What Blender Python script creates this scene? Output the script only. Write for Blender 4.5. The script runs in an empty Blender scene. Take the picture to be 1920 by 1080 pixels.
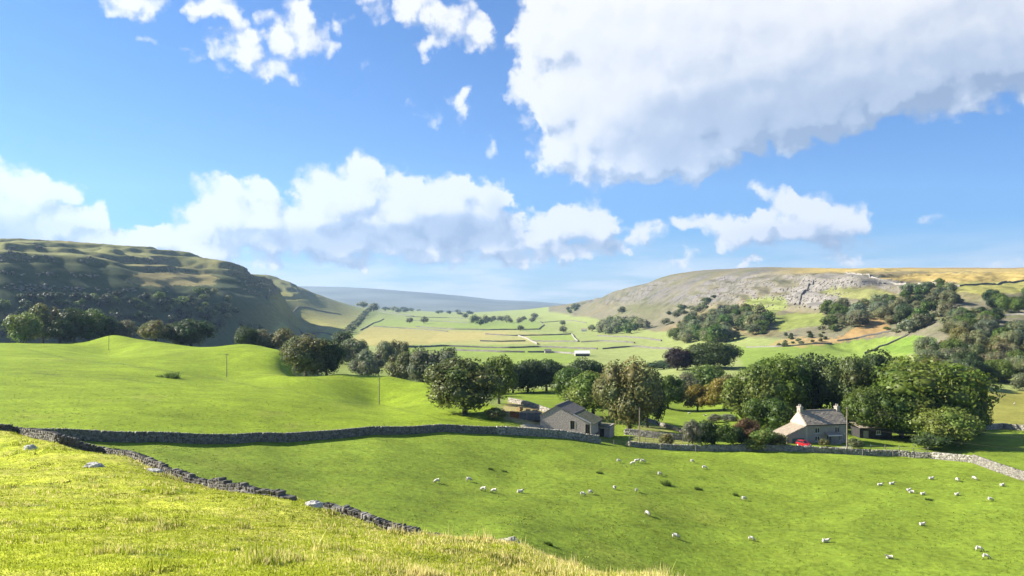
import bpy, bmesh, math, random
import numpy as np
from mathutils import Vector, Matrix, noise as mnoise

# ------------------------------------------------------------------ camera, sky, sun, exposure
sc = bpy.context.scene
COL = sc.collection
F = 1478.0            # focal length in pixels of a 1920 wide picture
HOR = 565.0           # row of the true horizon in that picture
cam_d = bpy.data.cameras.new('camera')
cam_d.sensor_width = 36.0
cam_d.lens = 36.0 * F / 1920.0
cam_d.shift_y = (HOR - 540.0) / 1920.0
cam_d.clip_start = 0.5
cam_d.clip_end = 90000.0
cam = bpy.data.objects.new('camera', cam_d)
COL.objects.link(cam)
cam.location = (0, 0, 0)
cam.rotation_euler = (math.radians(90), 0, 0)
sc.camera = cam

SUN_EL, SUN_AHEAD = math.radians(31), math.radians(14)     # the sun stands to the left, a little ahead
SUN = Vector((-math.cos(SUN_EL) * math.cos(SUN_AHEAD), math.cos(SUN_EL) * math.sin(SUN_AHEAD), math.sin(SUN_EL)))
sd = bpy.data.lights.new('sun', 'SUN')
sd.energy = 5.0
sd.angle = math.radians(0.5)
sd.color = (1.0, 0.93, 0.80)
so = bpy.data.objects.new('sun', sd)
COL.objects.link(so)
so.rotation_euler = (-SUN).to_track_quat('-Z', 'Y').to_euler()
so.location = (-200, 60, 150)

sc.view_settings.view_transform = 'Standard'
sc.view_settings.look = 'None'
sc.view_settings.gamma = 1.0
sc.view_settings.exposure = 1.58
sc.view_settings.use_curve_mapping = False
sc.cycles.use_denoising = True
sc.cycles.max_bounces = 5
sc.cycles.diffuse_bounces = 2
sc.cycles.glossy_bounces = 1
sc.cycles.transmission_bounces = 3
sc.cycles.volume_bounces = 0
sc.cycles.transparent_max_bounces = 6
sc.cycles.sample_clamp_indirect = 4.0

SKY_STRENGTH = 0.052
CLOUD_STRENGTH = 0.35

def new_node(nt, kind, **kw):
    n = nt.nodes.new(kind)
    for k, v in kw.items():
        setattr(n, k, v)
    return n

def sky_p(px, py):
    """direction of a picture point as azimuth and elevation, in units of about 100 pixels"""
    a = math.atan((px - 960.0) / F)
    e = math.atan((HOR - py) / math.hypot(F, px - 960.0))
    return a * F / 100.0, e * F / 100.0

# cumulus: centre, half width, half height (pixels) and weight
CLOUDS = [
    # the great cloud overhead
    (1130, 60, 160, 115, 1.1), (1060, 160, 105, 125, .9), (1210, 180, 230, 140, 1.4), (1290, 60, 280, 160, 1.4),
    (1230, 280, 160, 68, 1.1), (1110, 265, 125, 85, 1.0), (1500, 60, 360, 150, 1.3), (1440, 180, 240, 95, 1.2), (1790, 20, 380, 150, 1.3),
    (1010, 110, 60, 70, .5), (1270, 300, 75, 42, .7), (1640, 115, 280, 90, 1.2), (1880, 80, 240, 75, 1.1), (1130, 335, 46, 24, .35), (1075, 343, 32, 22, .35),
    (2020, -20, 260, 120, 1.0), (1520, 225, 110, 40, .35), (1180, 322, 90, 36, .6),
    # the bank over the valley
    (420, 395, 92, 58, .8), (520, 410, 130, 66, .8), (620, 385, 92, 76, .9), (685, 348, 56, 58, .8), (700, 425, 100, 52, .8),
    (745, 370, 80, 58, .8), (800, 395, 110, 72, 1.0), (860, 362, 62, 48, .8), (900, 398, 82, 62, .9), (935, 430, 52, 46, .8),
    (985, 398, 36, 26, .6), (1030, 435, 86, 50, .8), (1100, 430, 62, 52, .8), (640, 450, 260, 36, .9), (880, 450, 200, 36, .9),
    (1060, 466, 120, 32, .8), (560, 478, 190, 24, .7), (780, 484, 230, 22, .7), (980, 480, 180, 24, .7), (420, 440, 90, 34, .8),
    # the bank on the left
    (30, 375, 92, 62, .9), (20, 425, 150, 46, .9), (95, 372, 46, 40, .7), (140, 412, 52, 40, .8), (5, 292, 22, 16, .4),
    (250, 450, 160, 26, .8), (370, 464, 120, 22, .75), (-60, 380, 140, 90, 1.0),
    # right of the valley
    (1475, 388, 66, 36, .8), (1540, 412, 82, 44, .9), (1440, 428, 112, 40, .8), (1380, 418, 62, 30, .6), (1285, 418, 62, 20, .5),
    (1215, 438, 50, 28, .5), (1560, 452, 70, 22, .5), (1296, 478, 22, 26, .45), (1276, 498, 34, 14, .4), (1551, 492, 48, 20, .55), (1400, 494, 30, 12, .45),
    (1880, 493, 34, 13, .5), (1775, 416, 34, 8, .22),
    # small ones high on the left
    (480, 95, 105, 50, .7), (560, 60, 75, 55, .7), (520, 122, 80, 30, .5), (615, 42, 52, 40, .45), (605, 100, 56, 24, .4), (325, 84, 66, 13, .3),
    (398, 8, 52, 40, .6), (265, 6, 95, 30, .45), (290, 30, 40, 24, .3), (122, 14, 18, 12, .3),
    (745, 6, 110, 42, .7), (850, 42, 84, 52, .7), (820, 80, 60, 24, .4), (800, 196, 44, 36, .5), (862, 178, 28, 48, .5), (822, 228, 40, 20, .4),
    (684, 126, 15, 24, .22), (934, 285, 20, 26, .22), (930, 212, 14, 20, .2),
]
# grey undersides: where the clouds are thick and turned from the sun
DARKS = [
    (1480, 215, 300, 75, .85), (1330, 258, 210, 62, .75), (1720, 135, 340, 72, .62), (1560, 240, 150, 55, .7), (1900, 80, 300, 90, .5), (1480, 120, 380, 80, .28), (1250, 170, 200, 90, .12),
    (870, 436, 120, 38, 1.15), (740, 446, 140, 30, 1.05), (600, 454, 150, 30, .9), (480, 452, 100, 24, .65), (930, 405, 26, 42, .6), (1080, 466, 100, 18, .6), (1530, 458, 110, 22, .8), (1480, 440, 120, 22, .5),
    (50, 430, 130, 26, .6), (110, 395, 30, 30, .3), (1225, 458, 40, 12, .5), (900, 478, 300, 13, .35), (1590, 455, 40, 14, .6), (1775, 416, 40, 12, .8), (800, 500, 360, 10, .25),
]

world = bpy.data.worlds.new('World')
sc.world = world
world.use_nodes = True
wt = world.node_tree
wt.nodes.clear()

def cloud_group():
    g = bpy.data.node_groups.new('cloud_depth', 'ShaderNodeTree')
    g.interface.new_socket('P', in_out='INPUT', socket_type='NodeSocketVector')
    g.interface.new_socket('Depth', in_out='OUTPUT', socket_type='NodeSocketFloat')
    g.interface.new_socket('Soft', in_out='OUTPUT', socket_type='NodeSocketFloat')
    gi, go = new_node(g, 'NodeGroupInput'), new_node(g, 'NodeGroupOutput')
    L = g.links.new
    P = gi.outputs[0]
    # uneven outlines: the position is stirred by noise before the puffs are laid out
    wn = new_node(g, 'ShaderNodeTexNoise', noise_dimensions='2D')
    wn.inputs['Scale'].default_value = 1.5
    wn.inputs['Detail'].default_value = 4.0
    wn.inputs['Roughness'].default_value = 0.6
    L(P, wn.inputs['Vector'])
    wm = new_node(g, 'ShaderNodeVectorMath', operation='MULTIPLY_ADD')
    wm.inputs[1].default_value = (0.85, 0.62, 0)
    wm.inputs[2].default_value = (-0.425, -0.31, 0)
    L(wn.outputs['Color'], wm.inputs[0])
    wa = new_node(g, 'ShaderNodeVectorMath', operation='ADD')
    L(P, wa.inputs[0]); L(wm.outputs[0], wa.inputs[1])
    acc = None
    for (px, py, rx, ry, w) in CLOUDS:
        if w > 1.05: w *= 1.45         # the heart of the great cloud is thick
        cx, cy = sky_p(px, py)
        rx, ry = rx / 100 * 1.12, ry / 100 * 1.12
        a = new_node(g, 'ShaderNodeVectorMath', operation='MULTIPLY_ADD')
        a.inputs[1].default_value = (1 / rx, 1 / ry, 0)
        a.inputs[2].default_value = (-cx / rx, -cy / ry, 0)
        L(wa.outputs[0], a.inputs[0])
        d = new_node(g, 'ShaderNodeVectorMath', operation='DOT_PRODUCT')
        L(a.outputs[0], d.inputs[0]); L(a.outputs[0], d.inputs[1])
        m = new_node(g, 'ShaderNodeMath', operation='MULTIPLY_ADD')
        m.inputs[1].default_value = -w * (1.9 if w >= .75 else 1.2)
        m.inputs[2].default_value = w * (1.9 if w >= .75 else 1.2)
        L(d.outputs['Value'], m.inputs[0])
        if acc is None:
            acc = m
        else:
            x = new_node(g, 'ShaderNodeMath', operation='SMOOTH_MAX')
            x.inputs[2].default_value = 0.18
            L(acc.outputs[0], x.inputs[0]); L(m.outputs[0], x.inputs[1])
            acc = x
    # the rest of the sky, all round and overhead, carries the same kind of broken cumulus
    rn = new_node(g, 'ShaderNodeTexNoise', noise_dimensions='2D')
    rn.inputs['Scale'].default_value = 0.22
    rn.inputs['Detail'].default_value = 2.0
    L(P, rn.inputs['Vector'])
    rs = new_node(g, 'ShaderNodeMath', operation='MULTIPLY_ADD')
    rs.inputs[1].default_value = 6.0
    rs.inputs[2].default_value = -3.3
    L(rn.outputs[0], rs.inputs[0])
    sp = new_node(g, 'ShaderNodeSeparateXYZ')
    L(P, sp.inputs[0])
    ab = new_node(g, 'ShaderNodeMath', operation='ABSOLUTE')
    L(sp.outputs[0], ab.inputs[0])
    ma = new_node(g, 'ShaderNodeMapRange', interpolation_type='SMOOTHSTEP')
    for i, v in ((1, 9.4), (2, 12.5), (3, 0.0), (4, 1.0)): ma.inputs[i].default_value = v
    L(ab.outputs[0], ma.inputs[0])
    mb = new_node(g, 'ShaderNodeMapRange', interpolation_type='SMOOTHSTEP')
    for i, v in ((1, 6.2), (2, 9.0), (3, 0.0), (4, 1.0)): mb.inputs[i].default_value = v
    L(sp.outputs[1], mb.inputs[0])
    mx = new_node(g, 'ShaderNodeMath', operation='MAXIMUM')
    L(ma.outputs[0], mx.inputs[0]); L(mb.outputs[0], mx.inputs[1])
    mr = new_node(g, 'ShaderNodeMix', data_type='FLOAT')
    mr.inputs[2].default_value = -3.0
    L(mx.outputs[0], mr.inputs[0]); L(rs.outputs[0], mr.inputs[3])
    x = new_node(g, 'ShaderNodeMath', operation='MAXIMUM')
    L(acc.outputs[0], x.inputs[0]); L(mr.outputs[0], x.inputs[1])
    acc = x
    # puffs: broad ones first, then the fine crumbling of their edges
    vo = new_node(g, 'ShaderNodeTexVoronoi', voronoi_dimensions='2D', feature='SMOOTH_F1')
    vo.inputs['Scale'].default_value = 1.7
    vo.inputs['Smoothness'].default_value = 0.3
    vo.inputs['Detail'].default_value = 1.0
    vo.inputs['Roughness'].default_value = 0.5
    L(wa.outputs[0], vo.inputs['Vector'])
    a2 = new_node(g, 'ShaderNodeMath', operation='MULTIPLY_ADD')
    a2.inputs[1].default_value = -1.05
    L(vo.outputs['Distance'], a2.inputs[0]); L(acc.outputs[0], a2.inputs[2])
    n0 = new_node(g, 'ShaderNodeTexNoise', noise_dimensions='2D')
    n0.inputs['Scale'].default_value = 1.1
    n0.inputs['Detail'].default_value = 2.0
    L(P, n0.inputs['Vector'])
    a0 = new_node(g, 'ShaderNodeMath', operation='MULTIPLY_ADD')
    a0.inputs[1].default_value = 0.95
    L(n0.outputs[0], a0.inputs[0]); L(a2.outputs[0], a0.inputs[2])
    n1 = new_node(g, 'ShaderNodeTexNoise', noise_dimensions='2D')
    n1.inputs['Scale'].default_value = 4.2
    n1.inputs['Detail'].default_value = 6.0
    n1.inputs['Roughness'].default_value = 0.52
    L(P, n1.inputs['Vector'])
    a1 = new_node(g, 'ShaderNodeMath', operation='MULTIPLY_ADD')
    a1.inputs[1].default_value = 0.60
    L(n1.outputs[0], a1.inputs[0]); L(a0.outputs[0], a1.inputs[2])
    a3 = new_node(g, 'ShaderNodeMath', operation='SUBTRACT')
    a3.inputs[1].default_value = 0.36
    L(a1.outputs[0], a3.inputs[0])
    L(a3.outputs[0], go.inputs[0])
    a4 = new_node(g, 'ShaderNodeMath', operation='SUBTRACT')
    a4.inputs[1].default_value = 0.12
    L(a0.outputs[0], a4.inputs[0])
    L(a4.outputs[0], go.inputs[1])
    return g

def build_world():
    L = wt.links.new
    out = new_node(wt, 'ShaderNodeOutputWorld')
    sky = new_node(wt, 'ShaderNodeTexSky', sky_type='NISHITA')
    sky.sun_disc = False
    sky.sun_elevation = SUN_EL
    sky.sun_rotation = math.atan2(SUN.x, SUN.y)
    sky.altitude = 300
    sky.air_density = 1.0
    sky.dust_density = 0.35
    sky.ozone_density = 2.2
    bg = new_node(wt, 'ShaderNodeBackground')
    bg.inputs[1].default_value = SKY_STRENGTH
    wb = new_node(wt, 'ShaderNodeMix', data_type='RGBA', blend_type='MULTIPLY')      # white balance of the picture
    wb.inputs[0].default_value = 1.0
    wb.inputs[7].default_value = (0.235, 0.57, 0.98, 1)
    L(sky.outputs[0], wb.inputs[6])
    L(wb.outputs[2], bg.inputs[0])
    tc = new_node(wt, 'ShaderNodeTexCoord')
    sp = new_node(wt, 'ShaderNodeSeparateXYZ')
    L(tc.outputs['Generated'], sp.inputs[0])
    az = new_node(wt, 'ShaderNodeMath', operation='ARCTAN2')
    L(sp.outputs[0], az.inputs[0]); L(sp.outputs[1], az.inputs[1])
    el = new_node(wt, 'ShaderNodeMath', operation='ARCSINE')
    L(sp.outputs[2], el.inputs[0])
    cb = new_node(wt, 'ShaderNodeCombineXYZ')
    L(az.outputs[0], cb.inputs[0]); L(el.outputs[0], cb.inputs[1])
    pv = new_node(wt, 'ShaderNodeVectorMath', operation='SCALE')
    pv.inputs['Scale'].default_value = F / 100
    L(cb.outputs[0], pv.inputs[0])
    P = pv.outputs[0]
    g = cloud_group()
    g0 = new_node(wt, 'ShaderNodeGroup', node_tree=g)
    L(P, g0.inputs[0])
    of = new_node(wt, 'ShaderNodeVectorMath', operation='ADD')
    of.inputs[1].default_value = (-0.20, 0.30, 0)           # towards the sun
    L(P, of.inputs[0])
    g1 = new_node(wt, 'ShaderNodeGroup', node_tree=g)
    L(of.outputs[0], g1.inputs[0])
    # opacity
    al = new_node(wt, 'ShaderNodeMapRange', interpolation_type='SMOOTHSTEP')
    for i, v in ((1, 0.0), (2, 0.72), (3, 0.0), (4, 1.0)): al.inputs[i].default_value = v
    L(g0.outputs[0], al.inputs[0])
    # light: the side of each puff turned to the sun is brighter
    d1 = new_node(wt, 'ShaderNodeMath', operation='SUBTRACT')
    L(g0.outputs[1], d1.inputs[0]); L(g1.outputs[1], d1.inputs[1])
    d2 = new_node(wt, 'ShaderNodeMath', operation='SUBTRACT')
    L(g0.outputs[0], d2.inputs[0]); L(g0.outputs[1], d2.inputs[1])
    tk = new_node(wt, 'ShaderNodeMapRange', interpolation_type='SMOOTHSTEP')      # deep inside a cloud the light is even
    for i, v in ((1, 0.1), (2, 2.1), (3, 1.0), (4, 0.16)): tk.inputs[i].default_value = v
    L(g0.outputs[1], tk.inputs[0])
    de = new_node(wt, 'ShaderNodeMath', operation='MULTIPLY_ADD')
    de.inputs[1].default_value = 0.55
    L(d2.outputs[0], de.inputs[0]); L(d1.outputs[0], de.inputs[2])
    df = new_node(wt, 'ShaderNodeMath', operation='MULTIPLY')
    L(de.outputs[0], df.inputs[0]); L(tk.outputs[0], df.inputs[1])
    lt = new_node(wt, 'ShaderNodeMapRange')
    for i, v in ((1, -0.85), (2, 0.18), (3, 0.20), (4, 1.0)): lt.inputs[i].default_value = v
    L(df.outputs[0], lt.inputs[0])
    # thick, shaded undersides
    acc = None
    for (px, py, rx, ry, w) in DARKS:
        cx, cy = sky_p(px, py)
        rx, ry = rx / 100 * 1.25, ry / 100 * 1.25
        a = new_node(wt, 'ShaderNodeVectorMath', operation='MULTIPLY_ADD')
        a.inputs[1].default_value = (1 / rx, 1 / ry, 0)
        a.inputs[2].default_value = (-cx / rx, -cy / ry, 0)
        L(P, a.inputs[0])
        d = new_node(wt, 'ShaderNodeVectorMath', operation='DOT_PRODUCT')
        L(a.outputs[0], d.inputs[0]); L(a.outputs[0], d.inputs[1])
        m = new_node(wt, 'ShaderNodeMapRange', interpolation_type='SMOOTHSTEP')
        for i, v in ((1, 1.0), (2, 0.0), (3, 0.0), (4, w)): m.inputs[i].default_value = v
        L(d.outputs['Value'], m.inputs[0])
        if acc is None:
            acc = m.outputs[0]
        else:
            x = new_node(wt, 'ShaderNodeMath', operation='MAXIMUM')
            L(acc, x.inputs[0]); L(m.outputs[0], x.inputs[1])
            acc = x.outputs[0]
    dk = new_node(wt, 'ShaderNodeMath', operation='MULTIPLY_ADD')
    dk.inputs[1].default_value = -0.50
    L(acc, dk.inputs[0]); L(lt.outputs[0], dk.inputs[2])
    ramp = new_node(wt, 'ShaderNodeValToRGB')
    cr = ramp.color_ramp
    cr.elements[0].position = 0.0
    cr.elements[0].color = (0.30, 0.38, 0.53, 1)
    cr.elements[1].position = 1.0
    cr.elements[1].color = (1.0, 0.98, 0.945, 1)
    e = cr.elements.new(0.5); e.color = (0.52, 0.59, 0.72, 1)
    e = cr.elements.new(0.8); e.color = (0.88, 0.88, 0.90, 1)
    L(dk.outputs[0], ramp.inputs[0])
    # pale layered veil low over the horizon
    st = new_node(wt, 'ShaderNodeVectorMath', operation='MULTIPLY')
    st.inputs[1].default_value = (0.35, 2.4, 1)
    L(P, st.inputs[0])
    vn = new_node(wt, 'ShaderNodeTexNoise', noise_dimensions='2D')
    vn.inputs['Scale'].default_value = 1.3
    vn.inputs['Detail'].default_value = 5.0
    vn.inputs['Roughness'].default_value = 0.6
    L(st.outputs[0], vn.inputs['Vector'])
    ps = new_node(wt, 'ShaderNodeSeparateXYZ')
    L(P, ps.inputs[0])
    vb = new_node(wt, 'ShaderNodeMapRange', interpolation_type='SMOOTHSTEP')
    for i, v in ((1, 1.45), (2, 0.35), (3, 0.0), (4, 1.0)): vb.inputs[i].default_value = v
    L(ps.outputs[1], vb.inputs[0])
    vr = new_node(wt, 'ShaderNodeMapRange', interpolation_type='SMOOTHSTEP')
    for i, v in ((1, 0.30), (2, 0.66), (3, 0.38), (4, 0.85)): vr.inputs[i].default_value = v
    L(vn.outputs[0], vr.inputs[0])
    vm = new_node(wt, 'ShaderNodeMath', operation='MULTIPLY')
    L(vb.outputs[0], vm.inputs[0]); L(vr.outputs[0], vm.inputs[1])
    bv = new_node(wt, 'ShaderNodeBackground')
    bv.inputs[0].default_value = (0.80, 0.87, 0.96, 1)
    bv.inputs[1].default_value = CLOUD_STRENGTH
    bc = new_node(wt, 'ShaderNodeBackground')
    bc.inputs[1].default_value = CLOUD_STRENGTH
    L(ramp.outputs[0], bc.inputs[0])
    m1 = new_node(wt, 'ShaderNodeMixShader')
    L(vm.outputs[0], m1.inputs[0]); L(bg.outputs[0], m1.inputs[1]); L(bv.outputs[0], m1.inputs[2])
    # nothing below the horizon
    ab = new_node(wt, 'ShaderNodeMapRange', interpolation_type='SMOOTHSTEP')
    for i, v in ((1, -0.15), (2, 0.25), (3, 0.0), (4, 0.97)): ab.inputs[i].default_value = v
    L(ps.outputs[1], ab.inputs[0])
    mm = new_node(wt, 'ShaderNodeMath', operation='MULTIPLY')
    L(al.outputs[0], mm.inputs[0]); L(ab.outputs[0], mm.inputs[1])
    m2 = new_node(wt, 'ShaderNodeMixShader')
    L(mm.outputs[0], m2.inputs[0]); L(m1.outputs[0], m2.inputs[1]); L(bc.outputs[0], m2.inputs[2])
    L(m2.outputs[0], out.inputs[0])
    world.cycles.sampling_method = 'MANUAL'
    world.cycles.sample_map_resolution = 512
build_world()
# ------------------------------------------------------------------ helpers
rnd = random.Random(11)
RNG = np.random.default_rng(7)
_T = np.random.default_rng(3).random((256, 256))

def vnoise(x, y):
    xi, yi = np.floor(x).astype(int), np.floor(y).astype(int)
    fx, fy = x - xi, y - yi
    fx, fy = fx * fx * (3 - 2 * fx), fy * fy * (3 - 2 * fy)
    a, b = _T[xi & 255, yi & 255], _T[(xi + 1) & 255, yi & 255]
    c, d = _T[xi & 255, (yi + 1) & 255], _T[(xi + 1) & 255, (yi + 1) & 255]
    return (a * (1 - fx) + b * fx) * (1 - fy) + (c * (1 - fx) + d * fx) * fy

def fbm(x, y, oct=4, rough=0.5):
    s, a, t = 0.0, 1.0, 0.0
    for i in range(oct):
        s = s + a * (vnoise(x + 17.3 * i, y - 9.1 * i) - 0.5)
        t += a
        a *= rough
        x, y = x * 2.03, y * 2.03
    return s / t * 2.0

def sstep(a, b, x):
    t = np.clip((x - a) / (b - a), 0, 1)
    return t * t * (3 - 2 * t)

def setp(o, **kw):
    for k, v in kw.items():
        if v is not None:
            o[k] = v
    return o

def mesh_np(name, V, Fc, mat, parent=None, smooth=False, col=None, attr='tone', link=True):
    """one mesh object from numpy verts and equal-sided faces (or a list of faces)"""
    me = bpy.data.meshes.new(name)
    V = np.asarray(V, dtype=np.float32)
    if isinstance(Fc, np.ndarray):
        n, k = Fc.shape
        me.vertices.add(len(V)); me.vertices.foreach_set('co', V.ravel())
        me.loops.add(n * k); me.loops.foreach_set('vertex_index', Fc.astype(np.int32).ravel())
        me.polygons.add(n)
        me.polygons.foreach_set('loop_start', np.arange(0, n * k, k, dtype=np.int32))
        me.update(calc_edges=True)
    else:
        me.from_pydata([tuple(v) for v in V], [], Fc)
    if col is not None:
        c = np.asarray(col, dtype=np.float32)
        if c.ndim == 1:
            c = np.stack([c, c, c], 1)
        c = np.concatenate([c, np.ones((len(c), 1), np.float32)], 1)
        a = me.attributes.new(attr, 'FLOAT_COLOR', 'POINT')
        a.data.foreach_set('color', c.ravel())
    if smooth:
        me.polygons.foreach_set('use_smooth', np.ones(len(me.polygons), dtype=bool))
    for m in (mat if isinstance(mat, (list, tuple)) else [mat]):
        me.materials.append(m)
    if not link:
        return me
    o = bpy.data.objects.new(name, me)
    COL.objects.link(o)
    if parent is not None:
        o.parent = parent
    return o

def link_mesh(name, me, parent=None, loc=None, rot=None, scale=None):
    o = bpy.data.objects.new(name, me)
    COL.objects.link(o)
    if parent is not None: o.parent = parent
    if loc is not None: o.location = loc
    if rot is not None: o.rotation_euler = rot
    if scale is not None: o.scale = scale
    return o

def empty(name, loc=(0, 0, 0), rz=0.0, label=None, cat=None, group=None):
    o = bpy.data.objects.new(name, None)
    COL.objects.link(o)
    o.empty_display_size = 0.3
    o.location = loc
    o.rotation_euler = (0, 0, rz)
    return setp(o, label=label, category=cat, group=group)

class MB:
    """collects boxes, prisms and tubes for one part"""
    def __init__(s): s.v, s.f = [], []
    def poly(s, pts, faces):
        n = len(s.v); s.v += [tuple(p) for p in pts]; s.f += [tuple(i + n for i in f) for f in faces]; return s
    def box(s, x0, x1, y0, y1, z0, z1):
        return s.poly([(x0, y0, z0), (x1, y0, z0), (x1, y1, z0), (x0, y1, z0), (x0, y0, z1), (x1, y0, z1), (x1, y1, z1), (x0, y1, z1)],
                      [(3, 2, 1, 0), (4, 5, 6, 7), (0, 1, 5, 4), (1, 2, 6, 5), (2, 3, 7, 6), (3, 0, 4, 7)])
    def hexa(s, p):     # eight corners, bottom ring then top ring
        return s.poly(p, [(3, 2, 1, 0), (4, 5, 6, 7), (0, 1, 5, 4), (1, 2, 6, 5), (2, 3, 7, 6), (3, 0, 4, 7)])
    def extr(s, prof, a0, a1, axis=1):   # profile in the two other axes, extruded along axis
        n = len(prof); pts = []
        for a in (a0, a1):
            for p in prof:
                q = [p[0], p[1]]; q.insert(axis, a); pts.append(q)
        return s.poly(pts, [tuple(range(n))[::-1], tuple(range(n, 2 * n))] + [(i, (i + 1) % n, n + (i + 1) % n, n + i) for i in range(n)])
    def tube(s, pts, radii, k=8):
        base = len(s.v); rings = []
        for i, p in enumerate(pts):
            p = Vector(p)
            t = Vector(pts[min(i + 1, len(pts) - 1)]) - Vector(pts[max(i - 1, 0)])
            t.normalize()
            u = t.orthogonal().normalized() if abs(t.z) < 0.9 else Vector((1, 0, 0)).cross(t).normalized()
            w = t.cross(u)
            r = radii[i] if isinstance(radii, (list, tuple)) else radii
            for j in range(k):
                a = 2 * math.pi * j / k
                s.v.append(tuple(p + (u * math.cos(a) + w * math.sin(a)) * r))
        for i in range(len(pts) - 1):
            for j in range(k):
                a, b = base + i * k + j, base + i * k + (j + 1) % k
                s.f.append((a, b, b + k, a + k))
        s.f.append(tuple(base + j for j in range(k))[::-1])
        s.f.append(tuple(base + (len(pts) - 1) * k + j for j in range(k)))
        return s
    def build(s, name, mat, parent=None, bevel=0.0, smooth=False):
        me = bpy.data.meshes.new(name)
        me.from_pydata(s.v, [], s.f)
        bm = bmesh.new(); bm.from_mesh(me)
        bmesh.ops.recalc_face_normals(bm, faces=bm.faces)
        if bevel > 0:
            bmesh.ops.bevel(bm, geom=bm.edges[:], offset=bevel, segments=1, affect='EDGES')
        bm.to_mesh(me); bm.free()
        if smooth:
            me.polygons.foreach_set('use_smooth', [True] * len(me.polygons))
        me.materials.append(mat)
        return link_mesh(name, me, parent)

# ------------------------------------------------------------------ materials
MATS = {}
def mat_basic(name, c1, c2=None, scale=4.0, rough=0.9, bump=0.0, bscale=None, spec=0.2, attr=None, metallic=0.0, vary=None, detail=5.0):
    """a principled material whose colour wanders between two tones; attr multiplies it by a point attribute"""
    m = bpy.data.materials.new(name)
    m.use_nodes = True
    nt = m.node_tree; L = nt.links.new
    b = nt.nodes['Principled BSDF']
    b.inputs['Roughness'].default_value = rough
    b.inputs['Specular IOR Level'].default_value = spec
    b.inputs['Metallic'].default_value = metallic
    tc = new_node(nt, 'ShaderNodeTexCoord')
    no = new_node(nt, 'ShaderNodeTexNoise')
    no.inputs['Scale'].default_value = scale
    no.inputs['Detail'].default_value = detail
    no.inputs['Roughness'].default_value = 0.6
    L(tc.outputs['Object'], no.inputs['Vector'])
    rp = new_node(nt, 'ShaderNodeValToRGB')
    rp.color_ramp.elements[0].position = 0.3
    rp.color_ramp.elements[1].position = 0.7
    rp.color_ramp.elements[0].color = (*c1, 1)
    rp.color_ramp.elements[1].color = (*(c2 or c1), 1)
    L(no.outputs[0], rp.inputs[0])
    c = rp.outputs[0]
    if attr:
        at = new_node(nt, 'ShaderNodeAttribute', attribute_name=attr)
        mx = new_node(nt, 'ShaderNodeMix', data_type='RGBA', blend_type='MULTIPLY')
        mx.inputs[0].default_value = 1.0
        L(c, mx.inputs[6]); L(at.outputs['Color'], mx.inputs[7])
        c = mx.outputs[2]
    if vary:        # every object of its own a little lighter or darker
        oi = new_node(nt, 'ShaderNodeObjectInfo')
        mr = new_node(nt, 'ShaderNodeMapRange')
        mr.inputs[3].default_value, mr.inputs[4].default_value = vary
        L(oi.outputs['Random'], mr.inputs[0])
        mx = new_node(nt, 'ShaderNodeMix', data_type='RGBA', blend_type='MULTIPLY')
        mx.inputs[0].default_value = 1.0
        L(c, mx.inputs[6]); L(mr.outputs[0], mx.inputs[7])
        c = mx.outputs[2]
    L(c, b.inputs['Base Color'])
    if bump > 0:
        bn = new_node(nt, 'ShaderNodeTexNoise')
        bn.inputs['Scale'].default_value = bscale or scale * 2
        bn.inputs['Detail'].default_value = 5.0
        L(tc.outputs['Object'], bn.inputs['Vector'])
        bp = new_node(nt, 'ShaderNodeBump')
        bp.inputs['Strength'].default_value = 1.0
        bp.inputs['Distance'].default_value = bump
        L(bn.outputs[0], bp.inputs['Height']); L(bp.outputs[0], b.inputs['Normal'])
    MATS[name] = m
    return m

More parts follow.
